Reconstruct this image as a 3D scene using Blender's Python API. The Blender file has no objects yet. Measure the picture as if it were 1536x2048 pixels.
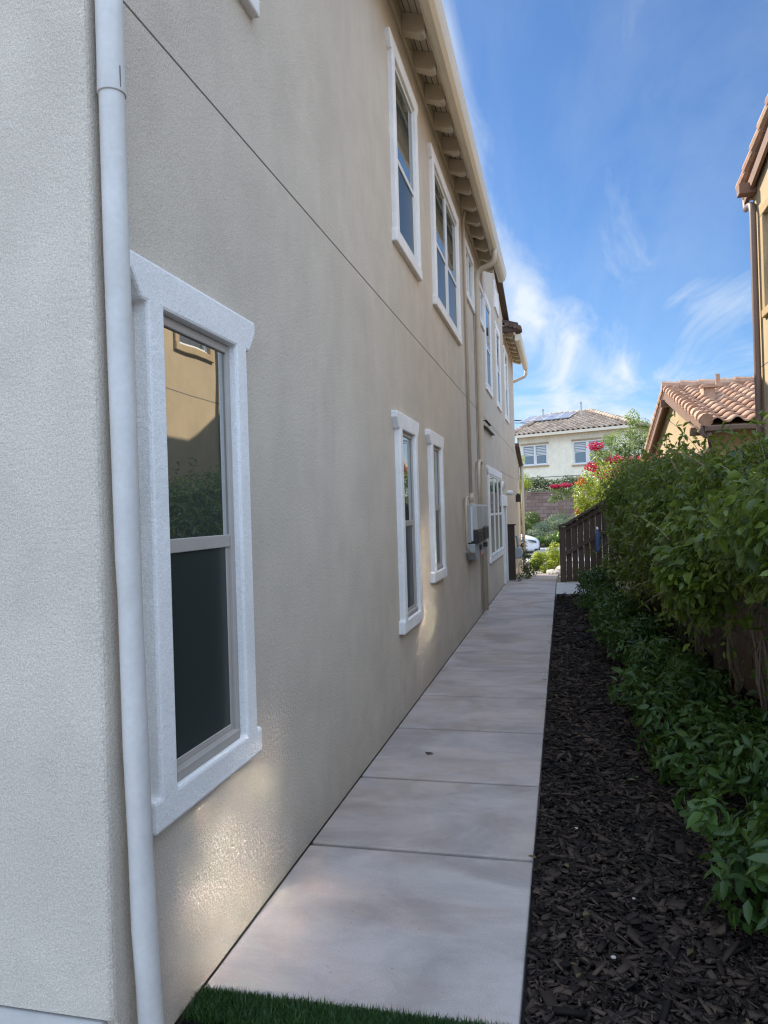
import bpy, math, random
import numpy as np
from mathutils import Vector, Matrix

# ------------------------------------------------------------------ camera, world, sun, exposure
SC = bpy.context.scene
COL = SC.collection
YAW, PITCH, ROLL = 2.35446e-1, 1.2368e-3, -3.01404e-2
cam_d = bpy.data.cameras.new('camera'); cam = bpy.data.objects.new('camera', cam_d); COL.objects.link(cam)
cam_d.sensor_fit = 'HORIZONTAL'; cam_d.sensor_width = 36.0; cam_d.lens = 36.0*1486.6/1536
cam_d.clip_start = 0.05; cam_d.clip_end = 1000
_f = Vector((-math.sin(YAW)*math.cos(PITCH), math.cos(YAW)*math.cos(PITCH), math.sin(PITCH)))
_r = Vector((math.cos(YAW), math.sin(YAW), 0)); _u = _r.cross(_f)
_r2 = _r*math.cos(ROLL)+_u*math.sin(ROLL); _u2 = -_r*math.sin(ROLL)+_u*math.cos(ROLL)
cam.matrix_world = Matrix(((_r2.x, _u2.x, -_f.x, 0), (_r2.y, _u2.y, -_f.y, 0), (_r2.z, _u2.z, -_f.z, 1.5), (0, 0, 0, 1)))
SC.camera = cam

SUNV = Vector((-1, .75, .95)).normalized()          # towards the sun
sd = bpy.data.lights.new('sun', 'SUN'); so = bpy.data.objects.new('sun', sd); COL.objects.link(so)
sd.energy = 4.3; sd.angle = math.radians(.53); sd.color = (1.0, .93, .82)
so.rotation_euler = SUNV.to_track_quat('Z', 'Y').to_euler()
so.location = (-30, 25, 30)

SC.view_settings.view_transform = 'Standard'; SC.view_settings.look = 'None'
SC.view_settings.exposure = 1.12; SC.view_settings.gamma = 1.0
SC.view_settings.use_curve_mapping = False
SC.cycles.filter_width = 1.2 if hasattr(SC.cycles, 'filter_width') else None
SC.cycles.max_bounces = 8; SC.cycles.diffuse_bounces = 4; SC.cycles.glossy_bounces = 4
SC.cycles.transparent_max_bounces = 8
SC.cycles.blur_glossy = 0.0; SC.cycles.sample_clamp_indirect = 0.0   # lets the sun glint off the neighbour's panes reach our wall
try:
    SC.cycles.use_denoising = True; SC.cycles.denoiser = 'OPENIMAGEDENOISE'
except Exception: pass

def make_world():
    w = bpy.data.worlds.new('World'); SC.world = w; w.use_nodes = True
    nt = w.node_tree; N = nt.nodes; L = nt.links; N.clear()
    out = N.new('ShaderNodeOutputWorld'); bg = N.new('ShaderNodeBackground'); bg.inputs[1].default_value = 0.05
    sky = N.new('ShaderNodeTexSky'); sky.sky_type = 'NISHITA'; sky.sun_disc = False
    sky.sun_elevation = math.asin(SUNV.z); sky.sun_rotation = math.atan2(SUNV.x, SUNV.y)
    sky.air_density = 1.0; sky.dust_density = .3; sky.ozone_density = 1.6; sky.altitude = 100
    tc = N.new('ShaderNodeTexCoord')
    sep = N.new('ShaderNodeSeparateXYZ'); L.new(tc.outputs['Generated'], sep.inputs[0])
    def M(op, a, b=None, c=None, cl=False):
        n = N.new('ShaderNodeMath'); n.operation = op; n.use_clamp = cl
        for i, v in enumerate((a, b, c)):
            if v is None: continue
            if isinstance(v, (int, float)): n.inputs[i].default_value = v
            else: L.new(v, n.inputs[i])
        return n.outputs[0]
    z = M('MAXIMUM', sep.outputs[2], 0.02)
    # planar cloud layer: direction projected on a flat layer overhead
    zz = M('ADD', z, .12)
    cx = M('DIVIDE', sep.outputs[0], zz); cy = M('DIVIDE', sep.outputs[1], zz)
    comb = N.new('ShaderNodeCombineXYZ'); L.new(cx, comb.inputs[0]); L.new(cy, comb.inputs[1])
    mp = N.new('ShaderNodeMapping'); mp.inputs['Rotation'].default_value = (0, 0, math.radians(28)); mp.inputs['Scale'].default_value = (2.0, .6, 1)
    L.new(comb.outputs[0], mp.inputs[0])
    n1 = N.new('ShaderNodeTexNoise'); n1.inputs['Scale'].default_value = 1.5; n1.inputs['Detail'].default_value = 9
    n1.inputs['Roughness'].default_value = .58; n1.inputs['Distortion'].default_value = .9
    L.new(mp.outputs[0], n1.inputs['Vector'])
    # azimuth tangent and elevation tangent for a broad wispy plume
    yy = M('MAXIMUM', sep.outputs[1], .05)
    ax = M('DIVIDE', sep.outputs[0], yy); el = M('DIVIDE', sep.outputs[2], yy)
    def blob(a0, e0, da, de, sl=0.0):
        e1 = M('SUBTRACT', el, e0)
        a1 = M('SUBTRACT', M('SUBTRACT', ax, a0), M('MULTIPLY', e1, sl))
        q = M('ADD', M('POWER', M('ABSOLUTE', M('DIVIDE', a1, da)), 2), M('POWER', M('ABSOLUTE', M('DIVIDE', e1, de)), 2))
        return M('EXPONENT', M('MULTIPLY', q, -1))
    b = M('ADD', M('MULTIPLY', blob(-.03, .26, .048, .09, -.42), .9), M('MULTIPLY', blob(-.10, .44, .045, .17, -.38), .5))
    b = M('ADD', b, M('MULTIPLY', blob(-.17, .68, .045, .13, -.3), .75))
    b = M('ADD', b, M('MULTIPLY', blob(.25, .25, .16, .035, .9), .34))
    b = M('ADD', b, M('MULTIPLY', blob(0, .09, 1.2, .10), .60))
    b = M('ADD', b, M('MULTIPLY', blob(.33, .23, .12, .05, .9), .45))
    b = M('ADD', b, .10)
    thr = M('SUBTRACT', .60, M('MULTIPLY', b, .36))
    m = M('MULTIPLY', M('SUBTRACT', n1.outputs['Fac'], thr), 3.3, None, True)
    m = M('MULTIPLY', M('POWER', m, 1.25), .9, None, True)
    n3 = N.new('ShaderNodeTexNoise'); n3.inputs['Scale'].default_value = .9; n3.inputs['Detail'].default_value = 8; n3.inputs['Roughness'].default_value = .62; n3.inputs['Distortion'].default_value = .5
    L.new(mp.outputs[0], n3.inputs['Vector'])
    m = M('ADD', m, M('MULTIPLY', M('MULTIPLY', M('SUBTRACT', n3.outputs['Fac'], .42), 2.6, None, True), .24), None, True)
    mix = N.new('ShaderNodeMix'); mix.data_type = 'RGBA'
    L.new(m, mix.inputs['Factor']); 
    tint = N.new('ShaderNodeMix'); tint.data_type = 'RGBA'; tint.blend_type = 'MULTIPLY'; tint.inputs['Factor'].default_value = 1
    L.new(sky.outputs[0], tint.inputs['A']); tint.inputs['B'].default_value = (.78, 1.08, 1.42, 1)
    L.new(tint.outputs['Result'], mix.inputs['A']); mix.inputs['B'].default_value = (7.8, 8.6, 9.4, 1)
    # unseen glow added to the sky overhead and behind the viewer to brighten shade
    def smooth(v, a, b):
        r = N.new('ShaderNodeMapRange'); r.interpolation_type = 'SMOOTHSTEP'; r.inputs[1].default_value = a; r.inputs[2].default_value = b
        L.new(v, r.inputs[0]); return r.outputs[0]
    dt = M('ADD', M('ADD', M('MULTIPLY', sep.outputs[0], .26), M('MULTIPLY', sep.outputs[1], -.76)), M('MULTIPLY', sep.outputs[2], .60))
    fill_glow = smooth(dt, .15, .60)
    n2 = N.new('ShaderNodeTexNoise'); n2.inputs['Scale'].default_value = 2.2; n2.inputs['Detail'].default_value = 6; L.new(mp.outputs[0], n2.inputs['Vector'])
    fill_glow = M('MULTIPLY', fill_glow, M('ADD', M('MULTIPLY', n2.outputs['Fac'], .9), .5), None, False)
    mix2 = N.new('ShaderNodeMix'); mix2.data_type = 'RGBA'; L.new(M('MINIMUM', fill_glow, 1.0), mix2.inputs['Factor'])
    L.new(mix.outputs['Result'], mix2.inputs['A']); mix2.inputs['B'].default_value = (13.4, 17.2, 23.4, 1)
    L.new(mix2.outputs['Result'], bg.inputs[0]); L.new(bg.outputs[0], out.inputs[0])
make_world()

# ------------------------------------------------------------------ helpers
rnd = random.Random(7)
RG = np.random.default_rng(11)

class MB:
    def __init__(s): s.v = []; s.f = []
    def box(s, x0, x1, y0, y1, z0, z1):
        b = len(s.v)
        s.v += [(x0,y0,z0),(x1,y0,z0),(x1,y1,z0),(x0,y1,z0),(x0,y0,z1),(x1,y0,z1),(x1,y1,z1),(x0,y1,z1)]
        s.f += [tuple(b+i for i in q) for q in ((0,3,2,1),(4,5,6,7),(0,1,5,4),(1,2,6,5),(2,3,7,6),(3,0,4,7))]
        return s
    def quad(s, *p):
        b = len(s.v); s.v += [tuple(q) for q in p]; s.f.append(tuple(range(b, b+len(p)))); return s
    def prism(s, poly, off):
        """poly: list of 3d points, off: extrusion vector"""
        b = len(s.v); n = len(poly); o = Vector(off)
        s.v += [tuple(p) for p in poly]; s.v += [tuple(Vector(p)+o) for p in poly]
        s.f.append(tuple(b+i for i in range(n))); s.f.append(tuple(b+n+i for i in reversed(range(n))))
        for i in range(n):
            j = (i+1) % n; s.f.append((b+i, b+n+i, b+n+j, b+j))
        return s
    def tube(s, pts, r, seg=12, cap=True):
        pts = [Vector(p) for p in pts]; rr = r if isinstance(r, (list, tuple)) else [r]*len(pts)
        rings = []; up = None
        for i, p in enumerate(pts):
            t = (pts[min(i+1, len(pts)-1)]-pts[max(i-1, 0)]).normalized()
            if up is None:
                up = Vector((0,0,1)) if abs(t.z) < .9 else Vector((1,0,0))
            a = t.cross(up).normalized(); bb = a.cross(t).normalized(); up = bb
            b = len(s.v)
            for k in range(seg):
                an = 2*math.pi*k/seg; s.v.append(tuple(p+(a*math.cos(an)+bb*math.sin(an))*rr[i]))
            rings.append(b)
        for i in range(len(rings)-1):
            for k in range(seg):
                k2 = (k+1) % seg
                s.f.append((rings[i]+k, rings[i]+k2, rings[i+1]+k2, rings[i+1]+k))
        if cap:
            s.f.append(tuple(rings[0]+k for k in reversed(range(seg)))); s.f.append(tuple(rings[-1]+k for k in range(seg)))
        return s
    def sphere(s, c, r, nu=12, nv=8, jit=0, rg=None):
        b = len(s.v); c = Vector(c); r = r if isinstance(r, (tuple, list)) else (r, r, r)
        for j in range(nv+1):
            th = math.pi*j/nv
            for i in range(nu):
                ph = 2*math.pi*i/nu; k = 1+(rg.uniform(-jit, jit) if rg else 0)
                s.v.append((c.x+r[0]*k*math.sin(th)*math.cos(ph), c.y+r[1]*k*math.sin(th)*math.sin(ph), c.z+r[2]*k*math.cos(th)))
        for j in range(nv):
            for i in range(nu):
                i2 = (i+1) % nu
                s.f.append((b+j*nu+i, b+(j+1)*nu+i, b+(j+1)*nu+i2, b+j*nu+i2))
        return s
    def build(s, name, m, parent=None, bevel=0, smooth=False, xf=None, kind=None, label=None):
        me = bpy.data.meshes.new(name)
        vs = [tuple(xf(v)) for v in s.v] if xf else s.v
        base = Vector((0,0,0))
        if parent is not None: base = origin(parent)
        else:
            a = np.array(vs); base = Vector(((a[:,0].min()+a[:,0].max())/2, (a[:,1].min()+a[:,1].max())/2, a[:,2].min()))
        me.from_pydata([(x-base.x, y-base.y, z-base.z) for x, y, z in vs], [], s.f)
        me.materials.append(m)
        me.validate(); me.update()
        o = bpy.data.objects.new(name, me); COL.objects.link(o)
        fixn(me)
        if parent is not None: o.parent = parent
        else: o.location = base
        if smooth:
            for p in me.polygons: p.use_smooth = True
        if bevel:
            bm = o.modifiers.new('bevel', 'BEVEL'); bm.width = bevel; bm.segments = 2; bm.limit_method = 'ANGLE'; bm.angle_limit = math.radians(40)
        if kind: o['kind'] = kind
        if label: o['label'] = label
        return o

import bmesh
def fixn(me):
    bm = bmesh.new(); bm.from_mesh(me); bmesh.ops.recalc_face_normals(bm, faces=bm.faces); bm.to_mesh(me); bm.free()

def origin(o):
    v = Vector((0,0,0))
    while o is not None:
        v += o.location; o = o.parent
    return v

def thing(name, label, cat, loc, group=None):
    o = bpy.data.objects.new(name, None); COL.objects.link(o); o.empty_display_size = .1
    o.location = loc; o['label'] = label; o['category'] = cat
    if group: o['group'] = group
    return o
def tag(o, label, cat, group=None):
    o['label'] = label; o['category'] = cat
    if group: o['group'] = group
    return o

def np_mesh(name, V, faces, m, parent=None, smooth=False, kind=None, base=None):
    """V (n,3) array; faces: list of (k, array(nf,k))"""
    me = bpy.data.meshes.new(name)
    if parent is not None: b = np.array(origin(parent))
    elif base is not None: b = np.array(base, float)
    else: b = np.array([(V[:,0].min()+V[:,0].max())/2, (V[:,1].min()+V[:,1].max())/2, V[:,2].min()])
    me.vertices.add(len(V)); me.vertices.foreach_set('co', (V-b).astype(np.float32).ravel())
    idx = np.concatenate([F.ravel() for k, F in faces]); tot = np.concatenate([np.full(len(F), k) for k, F in faces])
    st = np.concatenate([[0], np.cumsum(tot)[:-1]])
    me.loops.add(len(idx)); me.loops.foreach_set('vertex_index', idx.astype(np.int32))
    me.polygons.add(len(tot)); me.polygons.foreach_set('loop_start', st.astype(np.int32)); me.polygons.foreach_set('loop_total', tot.astype(np.int32))
    me.update(calc_edges=True); me.materials.append(m)
    if smooth: me.polygons.foreach_set('use_smooth', np.ones(len(tot), bool))
    o = bpy.data.objects.new(name, me); COL.objects.link(o)
    if parent is not None: o.parent = parent
    else: o.location = b
    if kind: o['kind'] = kind
    return o

def nrm(a): return a/np.maximum(np.linalg.norm(a, axis=1, keepdims=True), 1e-9)

def leaf_geo(P, out, size, rg, droop=.35, width=.42, simple=False, spread=.9):
    n = len(P); size = np.broadcast_to(np.asarray(size, float), (n,)) * rg.uniform(.6, 1.25, n)
    N_ = nrm(out + rg.normal(0, spread*.55, (n, 3)) + np.array([0, 0, .25]))
    A = rg.normal(0, 1, (n, 3)) + np.array([0, 0, -droop]) + out*.5
    A = nrm(A - N_*(A*N_).sum(1, keepdims=True))
    B = np.cross(N_, A)
    s = size[:, None]; w = (width*rg.uniform(.75, 1.15, n)*size)[:, None]
    if simple:
        V = np.stack([P, P+A*s*.45+B*w*.5, P+A*s-N_*s*.15, P+A*s*.45-B*w*.5], 1).reshape(-1, 3)
        b = (np.arange(n)*4)[:, None]
        return V, [(4, b+np.array([0,1,2,3]))]
    fold = s*.07; c = rg.uniform(.05, .3, n)[:, None]
    M1 = P+A*s*.3; M2 = P+A*s*.66-N_*s*c*.3; T = P+A*s-N_*s*c*.75
    V = np.stack([P, M1+B*w*.5+N_*fold, M1, M1-B*w*.5+N_*fold, M2+B*w*.4+N_*fold, M2, M2-B*w*.4+N_*fold, T], 1).reshape(-1, 3)
    b = (np.arange(n)*8)[:, None]
    q = np.concatenate([b+np.array([1,4,5,2]), b+np.array([2,5,6,3])]); t = np.concatenate([b+np.array([0,1,2]), b+np.array([0,2,3]), b+np.array([4,7,5]), b+np.array([5,7,6])])
    return V, [(4, q), (3, t)]

def leaves(name, P, out, size, m, parent, rg, **k):
    V, F = leaf_geo(P, out, size, rg, **k)
    return np_mesh(name, V, F, m, parent)

# ------------------------------------------------------------------ materials
def nodes(name):
    m = bpy.data.materials.new(name); m.use_nodes = True
    nt = m.node_tree; return m, nt.nodes, nt.links, nt.nodes['Principled BSDF']
def rgb(c): return (c[0], c[1], c[2], 1)

def mat(name, col, rough=.6, var=.12, vscale=6, vstretch=(1,1,1), bump=0, bscale=60, bdist=.002, spec=.4, metal=0, speck=0, sscale=300, detail=5, col2=None):
    m, N, L, P = nodes(name)
    P.inputs['Roughness'].default_value = rough; P.inputs['Metallic'].default_value = metal
    P.inputs['Specular IOR Level'].default_value = spec
    tc = N.new('ShaderNodeTexCoord'); mp = N.new('ShaderNodeMapping'); L.new(tc.outputs['Object'], mp.inputs[0]); mp.inputs['Scale'].default_value = vstretch
    n = N.new('ShaderNodeTexNoise'); n.inputs['Scale'].default_value = vscale; n.inputs['Detail'].default_value = detail; n.inputs['Roughness'].default_value = .6
    L.new(mp.outputs[0], n.inputs['Vector'])
    r = N.new('ShaderNodeValToRGB'); r.color_ramp.elements[0].position = .3; r.color_ramp.elements[1].position = .7
    lo = [c*(1-var) for c in col]; hi = [min(1, c*(1+var)) for c in col]
    if col2: hi = col2; lo = col
    r.color_ramp.elements[0].color = rgb(lo); r.color_ramp.elements[1].color = rgb(hi)
    L.new(n.outputs['Fac'], r.inputs[0]); cur = r.outputs[0]
    if speck:
        n2 = N.new('ShaderNodeTexNoise'); n2.inputs['Scale'].default_value = sscale; n2.inputs['Detail'].default_value = 2
        L.new(tc.outputs['Object'], n2.inputs['Vector'])
        mr = N.new('ShaderNodeMapRange'); mr.inputs[1].default_value = .3; mr.inputs[2].default_value = .7; mr.inputs[3].default_value = 1-speck; mr.inputs[4].default_value = 1+speck
        L.new(n2.outputs['Fac'], mr.inputs[0])
        mx = N.new('ShaderNodeMix'); mx.data_type = 'RGBA'; mx.blend_type = 'MULTIPLY'; mx.inputs['Factor'].default_value = 1
        L.new(cur, mx.inputs['A']); L.new(mr.outputs[0], mx.inputs['B']); cur = mx.outputs['Result']
    L.new(cur, P.inputs['Base Color'])
    if bump:
        n3 = N.new('ShaderNodeTexNoise'); n3.inputs['Scale'].default_value = bscale; n3.inputs['Detail'].default_value = 3
        L.new(tc.outputs['Object'], n3.inputs['Vector'])
        b = N.new('ShaderNodeBump'); b.inputs['Strength'].default_value = bump; b.inputs['Distance'].default_value = bdist
        L.new(n3.outputs['Fac'], b.inputs['Height']); L.new(b.outputs[0], P.inputs['Normal'])
    return m

def glass_mat(name, dark=(.012,.016,.016), ior=2.0, rough=0.0, wav=.0006, wscale=3.0):
    m, N, L, P = nodes(name)
    P.inputs['Base Color'].default_value = rgb(dark); P.inputs['Roughness'].default_value = rough; P.inputs['IOR'].default_value = ior
    tc = N.new('ShaderNodeTexCoord'); n = N.new('ShaderNodeTexNoise'); n.inputs['Scale'].default_value = wscale; n.inputs['Detail'].default_value = 1
    L.new(tc.outputs['Object'], n.inputs['Vector'])
    b = N.new('ShaderNodeBump'); b.inputs['Strength'].default_value = 1; b.inputs['Distance'].default_value = wav
    L.new(n.outputs['Fac'], b.inputs['Height']); L.new(b.outputs[0], P.inputs['Normal'])
    return m

def leaf_mat(name, c1, c2, rough=.42, trans=.28, tcol=(.16,.24,.02), c3=None, spec=.5, clump=2.2):
    m, N, L, P = nodes(name)
    g = N.new('ShaderNodeNewGeometry'); r = N.new('ShaderNodeValToRGB')
    r.color_ramp.elements[0].color = rgb(c1); r.color_ramp.elements[1].color = rgb(c2)
    if c3:
        e = r.color_ramp.elements.new(.93); e.color = rgb(c2); r.color_ramp.elements[2].color = rgb(c3)
    tc = N.new('ShaderNodeTexCoord'); n = N.new('ShaderNodeTexNoise'); n.inputs['Scale'].default_value = clump; n.inputs['Detail'].default_value = 2
    L.new(tc.outputs['Object'], n.inputs['Vector'])
    a = N.new('ShaderNodeMath'); a.operation = 'MULTIPLY_ADD'; a.inputs[1].default_value = .9; L.new(n.outputs['Fac'], a.inputs[0])
    mm = N.new('ShaderNodeMath'); mm.operation = 'MULTIPLY_ADD'; mm.inputs[1].default_value = .75; mm.inputs[2].default_value = -.32
    L.new(g.outputs['Random Per Island'], mm.inputs[0]); L.new(mm.outputs[0], a.inputs[2])
    L.new(a.outputs[0], r.inputs[0]); L.new(r.outputs[0], P.inputs['Base Color'])
    P.inputs['Roughness'].default_value = rough; P.inputs['Specular IOR Level'].default_value = spec
    t = N.new('ShaderNodeBsdfTranslucent'); t.inputs[0].default_value = rgb(tcol)
    mx = N.new('ShaderNodeMixShader'); mx.inputs[0].default_value = trans
    out = N['Material Output']; L.new(P.outputs[0], mx.inputs[1]); L.new(t.outputs[0], mx.inputs[2]); L.new(mx.outputs[0], out.inputs[0])
    return m

def stucco(name, col, speck=.16, bump=.55, streak=.05, warm=None):
    m, N, L, P = nodes(name)
    P.inputs['Roughness'].default_value = 1.0; P.inputs['Specular IOR Level'].default_value = 0.0
    tc = N.new('ShaderNodeTexCoord')
    def noise(scale, detail, stretch=None, rough=.55):
        n = N.new('ShaderNodeTexNoise'); n.inputs['Scale'].default_value = scale; n.inputs['Detail'].default_value = detail; n.inputs['Roughness'].default_value = rough
        if stretch:
            mp = N.new('ShaderNodeMapping'); mp.inputs['Scale'].default_value = stretch; L.new(tc.outputs['Object'], mp.inputs[0]); L.new(mp.outputs[0], n.inputs['Vector'])
        else: L.new(tc.outputs['Object'], n.inputs['Vector'])
        return n.outputs['Fac']
    def rng_(v, a, b, lo=.32, hi=.68):
        mr = N.new('ShaderNodeMapRange'); mr.inputs[1].default_value = lo; mr.inputs[2].default_value = hi; mr.inputs[3].default_value = a; mr.inputs[4].default_value = b
        L.new(v, mr.inputs[0]); return mr.outputs[0]
    def mul(a, b):
        x = N.new('ShaderNodeMath'); x.operation = 'MULTIPLY'; L.new(a, x.inputs[0]); L.new(b, x.inputs[1]); return x.outputs[0]
    f = mul(rng_(noise(1.1, 6), 1-streak, 1+streak), rng_(noise(9.0, 6, (1, 1, .25)), 1-streak*.6, 1+streak*.4))
    sx = N.new('ShaderNodeSeparateXYZ'); L.new(tc.outputs['Object'], sx.inputs[0])
    ad = N.new('ShaderNodeMath'); ad.operation = 'MULTIPLY_ADD'; L.new(noise(6, 6), ad.inputs[0]); ad.inputs[1].default_value = -.55; L.new(sx.outputs[2], ad.inputs[2])
    f = mul(f, rng_(ad.outputs[0], .86, 1.0, -.30, .02))
    f = mul(f, rng_(noise(2.6, 9, None, .7), .95, 1.04, .40, .60))
    f = mul(f, rng_(noise(300, 2), 1-speck, 1+speck))
    f = mul(f, rng_(noise(140, 3), 1-speck*.6, 1+speck*.5))
    mx = N.new('ShaderNodeMix'); mx.data_type = 'RGBA'; mx.blend_type = 'MULTIPLY'; mx.inputs['Factor'].default_value = 1
    mx.inputs['A'].default_value = rgb(col); L.new(f, mx.inputs['B']); L.new(mx.outputs['Result'], P.inputs['Base Color'])
    h = N.new('ShaderNodeMath'); h.operation = 'ADD'; L.new(noise(170, 4, None, .65), h.inputs[0]); L.new(noise(60, 2), h.inputs[1])
    b = N.new('ShaderNodeBump'); b.inputs['Strength'].default_value = bump; b.inputs['Distance'].default_value = .006
    L.new(h.outputs[0], b.inputs['Height']); L.new(b.outputs[0], P.inputs['Normal'])
    return m

M = {}
M['stucco'] = stucco('house_stucco', (.585, .515, .425), speck=.20, bump=.6, streak=.035)
M['trim'] = stucco('white_stucco_trim', (.82, .80, .77), speck=.08, bump=.5, streak=.02)
M['pipe'] = mat('painted_downspout', (.56, .535, .50), .45, .09, 7, (1,1,.5), bump=.5, bscale=8, bdist=.012, speck=.03, sscale=60)
M['pipe2'] = mat('beige_painted_pipe', (.52, .43, .32), .5, .06, 6)
M['eave'] = mat('cream_painted_wood', (.82, .71, .54), .6, .07, 8, (1,.2,1), bump=.2, bscale=40)
M['gutter'] = mat('cream_gutter', (.72, .63, .48), .4, .05, 3, (1,.2,1))
M['frame'] = mat('taupe_vinyl_frame', (.40, .36, .32), .45, .05, 10)
M['frame_w'] = mat('white_vinyl_frame', (.70, .69, .66), .45, .03, 10)
M['glass'] = glass_mat('window_glass', (.05,.066,.056), ior=5.0)
M['glass_sc'] = glass_mat('window_glass_behind_screen', (.028,.036,.034), 1.38, .28)
M['glass_n'] = glass_mat('neighbour_window_glass', (.03,.035,.04), 7.0, 0.085, .0016, 2.4)
M['joint'] = mat('dark_joint', (.15, .13, .11), .9, .1, 20)
def concrete_mat():
    m, N, L, P = nodes('path_concrete'); P.inputs['Roughness'].default_value = .88; P.inputs['Specular IOR Level'].default_value = .25
    tc = N.new('ShaderNodeTexCoord')
    def nz(sc, det, st=(1,1,1), dist=0, rough=.6):
        mp = N.new('ShaderNodeMapping'); mp.inputs['Scale'].default_value = st; L.new(tc.outputs['Object'], mp.inputs[0])
        n = N.new('ShaderNodeTexNoise'); n.inputs['Scale'].default_value = sc; n.inputs['Detail'].default_value = det; n.inputs['Distortion'].default_value = dist; n.inputs['Roughness'].default_value = rough
        L.new(mp.outputs[0], n.inputs['Vector']); return n.outputs['Fac']
    def mr(v, a, b, lo=.35, hi=.65):
        r = N.new('ShaderNodeMapRange'); r.inputs[1].default_value = lo; r.inputs[2].default_value = hi; r.inputs[3].default_value = a; r.inputs[4].default_value = b; L.new(v, r.inputs[0]); return r.outputs[0]
    def mul(a, b):
        x = N.new('ShaderNodeMath'); x.operation = 'MULTIPLY'; L.new(a, x.inputs[0]); L.new(b, x.inputs[1]); return x.outputs[0]
    f = mul(mul(mr(nz(1.3, 9, (1,1.5,1), .8), .80, 1.08, .38, .60), mr(nz(5, 9, (.7,1.7,1), .5, .7), .92, 1.06)), mr(nz(160, 3), .93, 1.07))
    rp = N.new('ShaderNodeValToRGB'); rp.color_ramp.elements[0].color = (.45,.365,.315,1); rp.color_ramp.elements[1].color = (.46,.405,.375,1)
    rp.color_ramp.elements[0].position = .40; rp.color_ramp.elements[1].position = .56
    L.new(nz(.9, 10, (1,1,1), 1.2, .68), rp.inputs[0])
    mx = N.new('ShaderNodeMix'); mx.data_type = 'RGBA'; mx.blend_type = 'MULTIPLY'; mx.inputs['Factor'].default_value = 1
    L.new(rp.outputs[0], mx.inputs['A']); L.new(f, mx.inputs['B'])
    sp = N.new('ShaderNodeMix'); sp.data_type = 'RGBA'; L.new(mr(nz(46, 2), 0, .6, .72, .78), sp.inputs['Factor']); L.new(mx.outputs['Result'], sp.inputs['A']); sp.inputs['B'].default_value = (.16,.14,.13,1)
    L.new(sp.outputs['Result'], P.inputs['Base Color'])
    b = N.new('ShaderNodeBump'); b.inputs['Strength'].default_value = .45; b.inputs['Distance'].default_value = .002
    L.new(nz(60, 6, (.35,2.2,1)), b.inputs['Height']); L.new(b.outputs[0], P.inputs['Normal'])
    return m
M['concrete'] = concrete_mat()
M['concrete_l'] = mat('pale_concrete', (.5, .48, .45), .85, .12, 3, bump=.2, bscale=100, speck=.06)
M['soil'] = mat('dark_soil', (.012, .009, .008), .95, .4, 30, bump=.8, bscale=50, bdist=.02)
M['fence'] = mat('stained_fence_wood', (.085, .056, .043), .8, .3, 14, (1,1,.08), bump=.4, bscale=60, bdist=.003)
M['fence_old'] = mat('weathered_fence_wood', (.17, .125, .092), .85, .3, 12, (1,1,.08), bump=.4, bscale=60, bdist=.003)
M['brown'] = mat('brown_painted_board', (.05, .03, .022), .6, .15, 10)
M['nstucco'] = stucco('neighbour_tan_stucco', (.45, .35, .22), speck=.08, bump=.3)
M['ntrim'] = stucco('neighbour_trim_stucco', (.42, .31, .18), speck=.06, bump=.3)
M['nwood'] = mat('brown_eave_wood', (.20, .115, .075), .7, .15, 8)
M['npipe'] = mat('brown_metal_downspout', (.17, .115, .09), .45, .08, 5)
M['cream'] = stucco('cream_house_stucco', (.80, .74, .58), speck=.03, bump=.2)
M['grayshut'] = mat('window_blinds', (.16, .22, .25), .3, .1, 10)

def tile_mat(name, c1, c2, c3):
    m, N, L, P = nodes(name)
    g = N.new('ShaderNodeNewGeometry'); r = N.new('ShaderNodeValToRGB')
    r.color_ramp.elements[0].color = rgb(c1); r.color_ramp.elements[1].color = rgb(c3)
    e = r.color_ramp.elements.new(.5); e.color = rgb(c2)
    L.new(g.outputs['Random Per Island'], r.inputs[0])
    tc = N.new('ShaderNodeTexCoord'); n = N.new('ShaderNodeTexNoise'); n.inputs['Scale'].default_value = 9; n.inputs['Detail'].default_value = 5
    L.new(tc.outputs['Object'], n.inputs['Vector'])
    mr = N.new('ShaderNodeMapRange'); mr.inputs[1].default_value = .3; mr.inputs[2].default_value = .7; mr.inputs[3].default_value = .82; mr.inputs[4].default_value = 1.15
    L.new(n.outputs['Fac'], mr.inputs[0])
    mx = N.new('ShaderNodeMix'); mx.data_type = 'RGBA'; mx.blend_type = 'MULTIPLY'; mx.inputs['Factor'].default_value = 1
    L.new(r.outputs[0], mx.inputs['A']); L.new(mr.outputs[0], mx.inputs['B']); L.new(mx.outputs['Result'], P.inputs['Base Color'])
    P.inputs['Roughness'].default_value = .85; P.inputs['Specular IOR Level'].default_value = .2
    return m
M['tile'] = tile_mat('terracotta_tiles', (.36,.20,.13), (.45,.27,.18), (.50,.33,.23))
M['tile_g'] = tile_mat('brown_grey_tiles', (.30,.22,.16), (.42,.32,.235), (.52,.40,.30))
M['tile_d'] = tile_mat('dark_brown_tiles', (.09,.06,.05), (.12,.08,.065), (.14,.10,.08))

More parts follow.
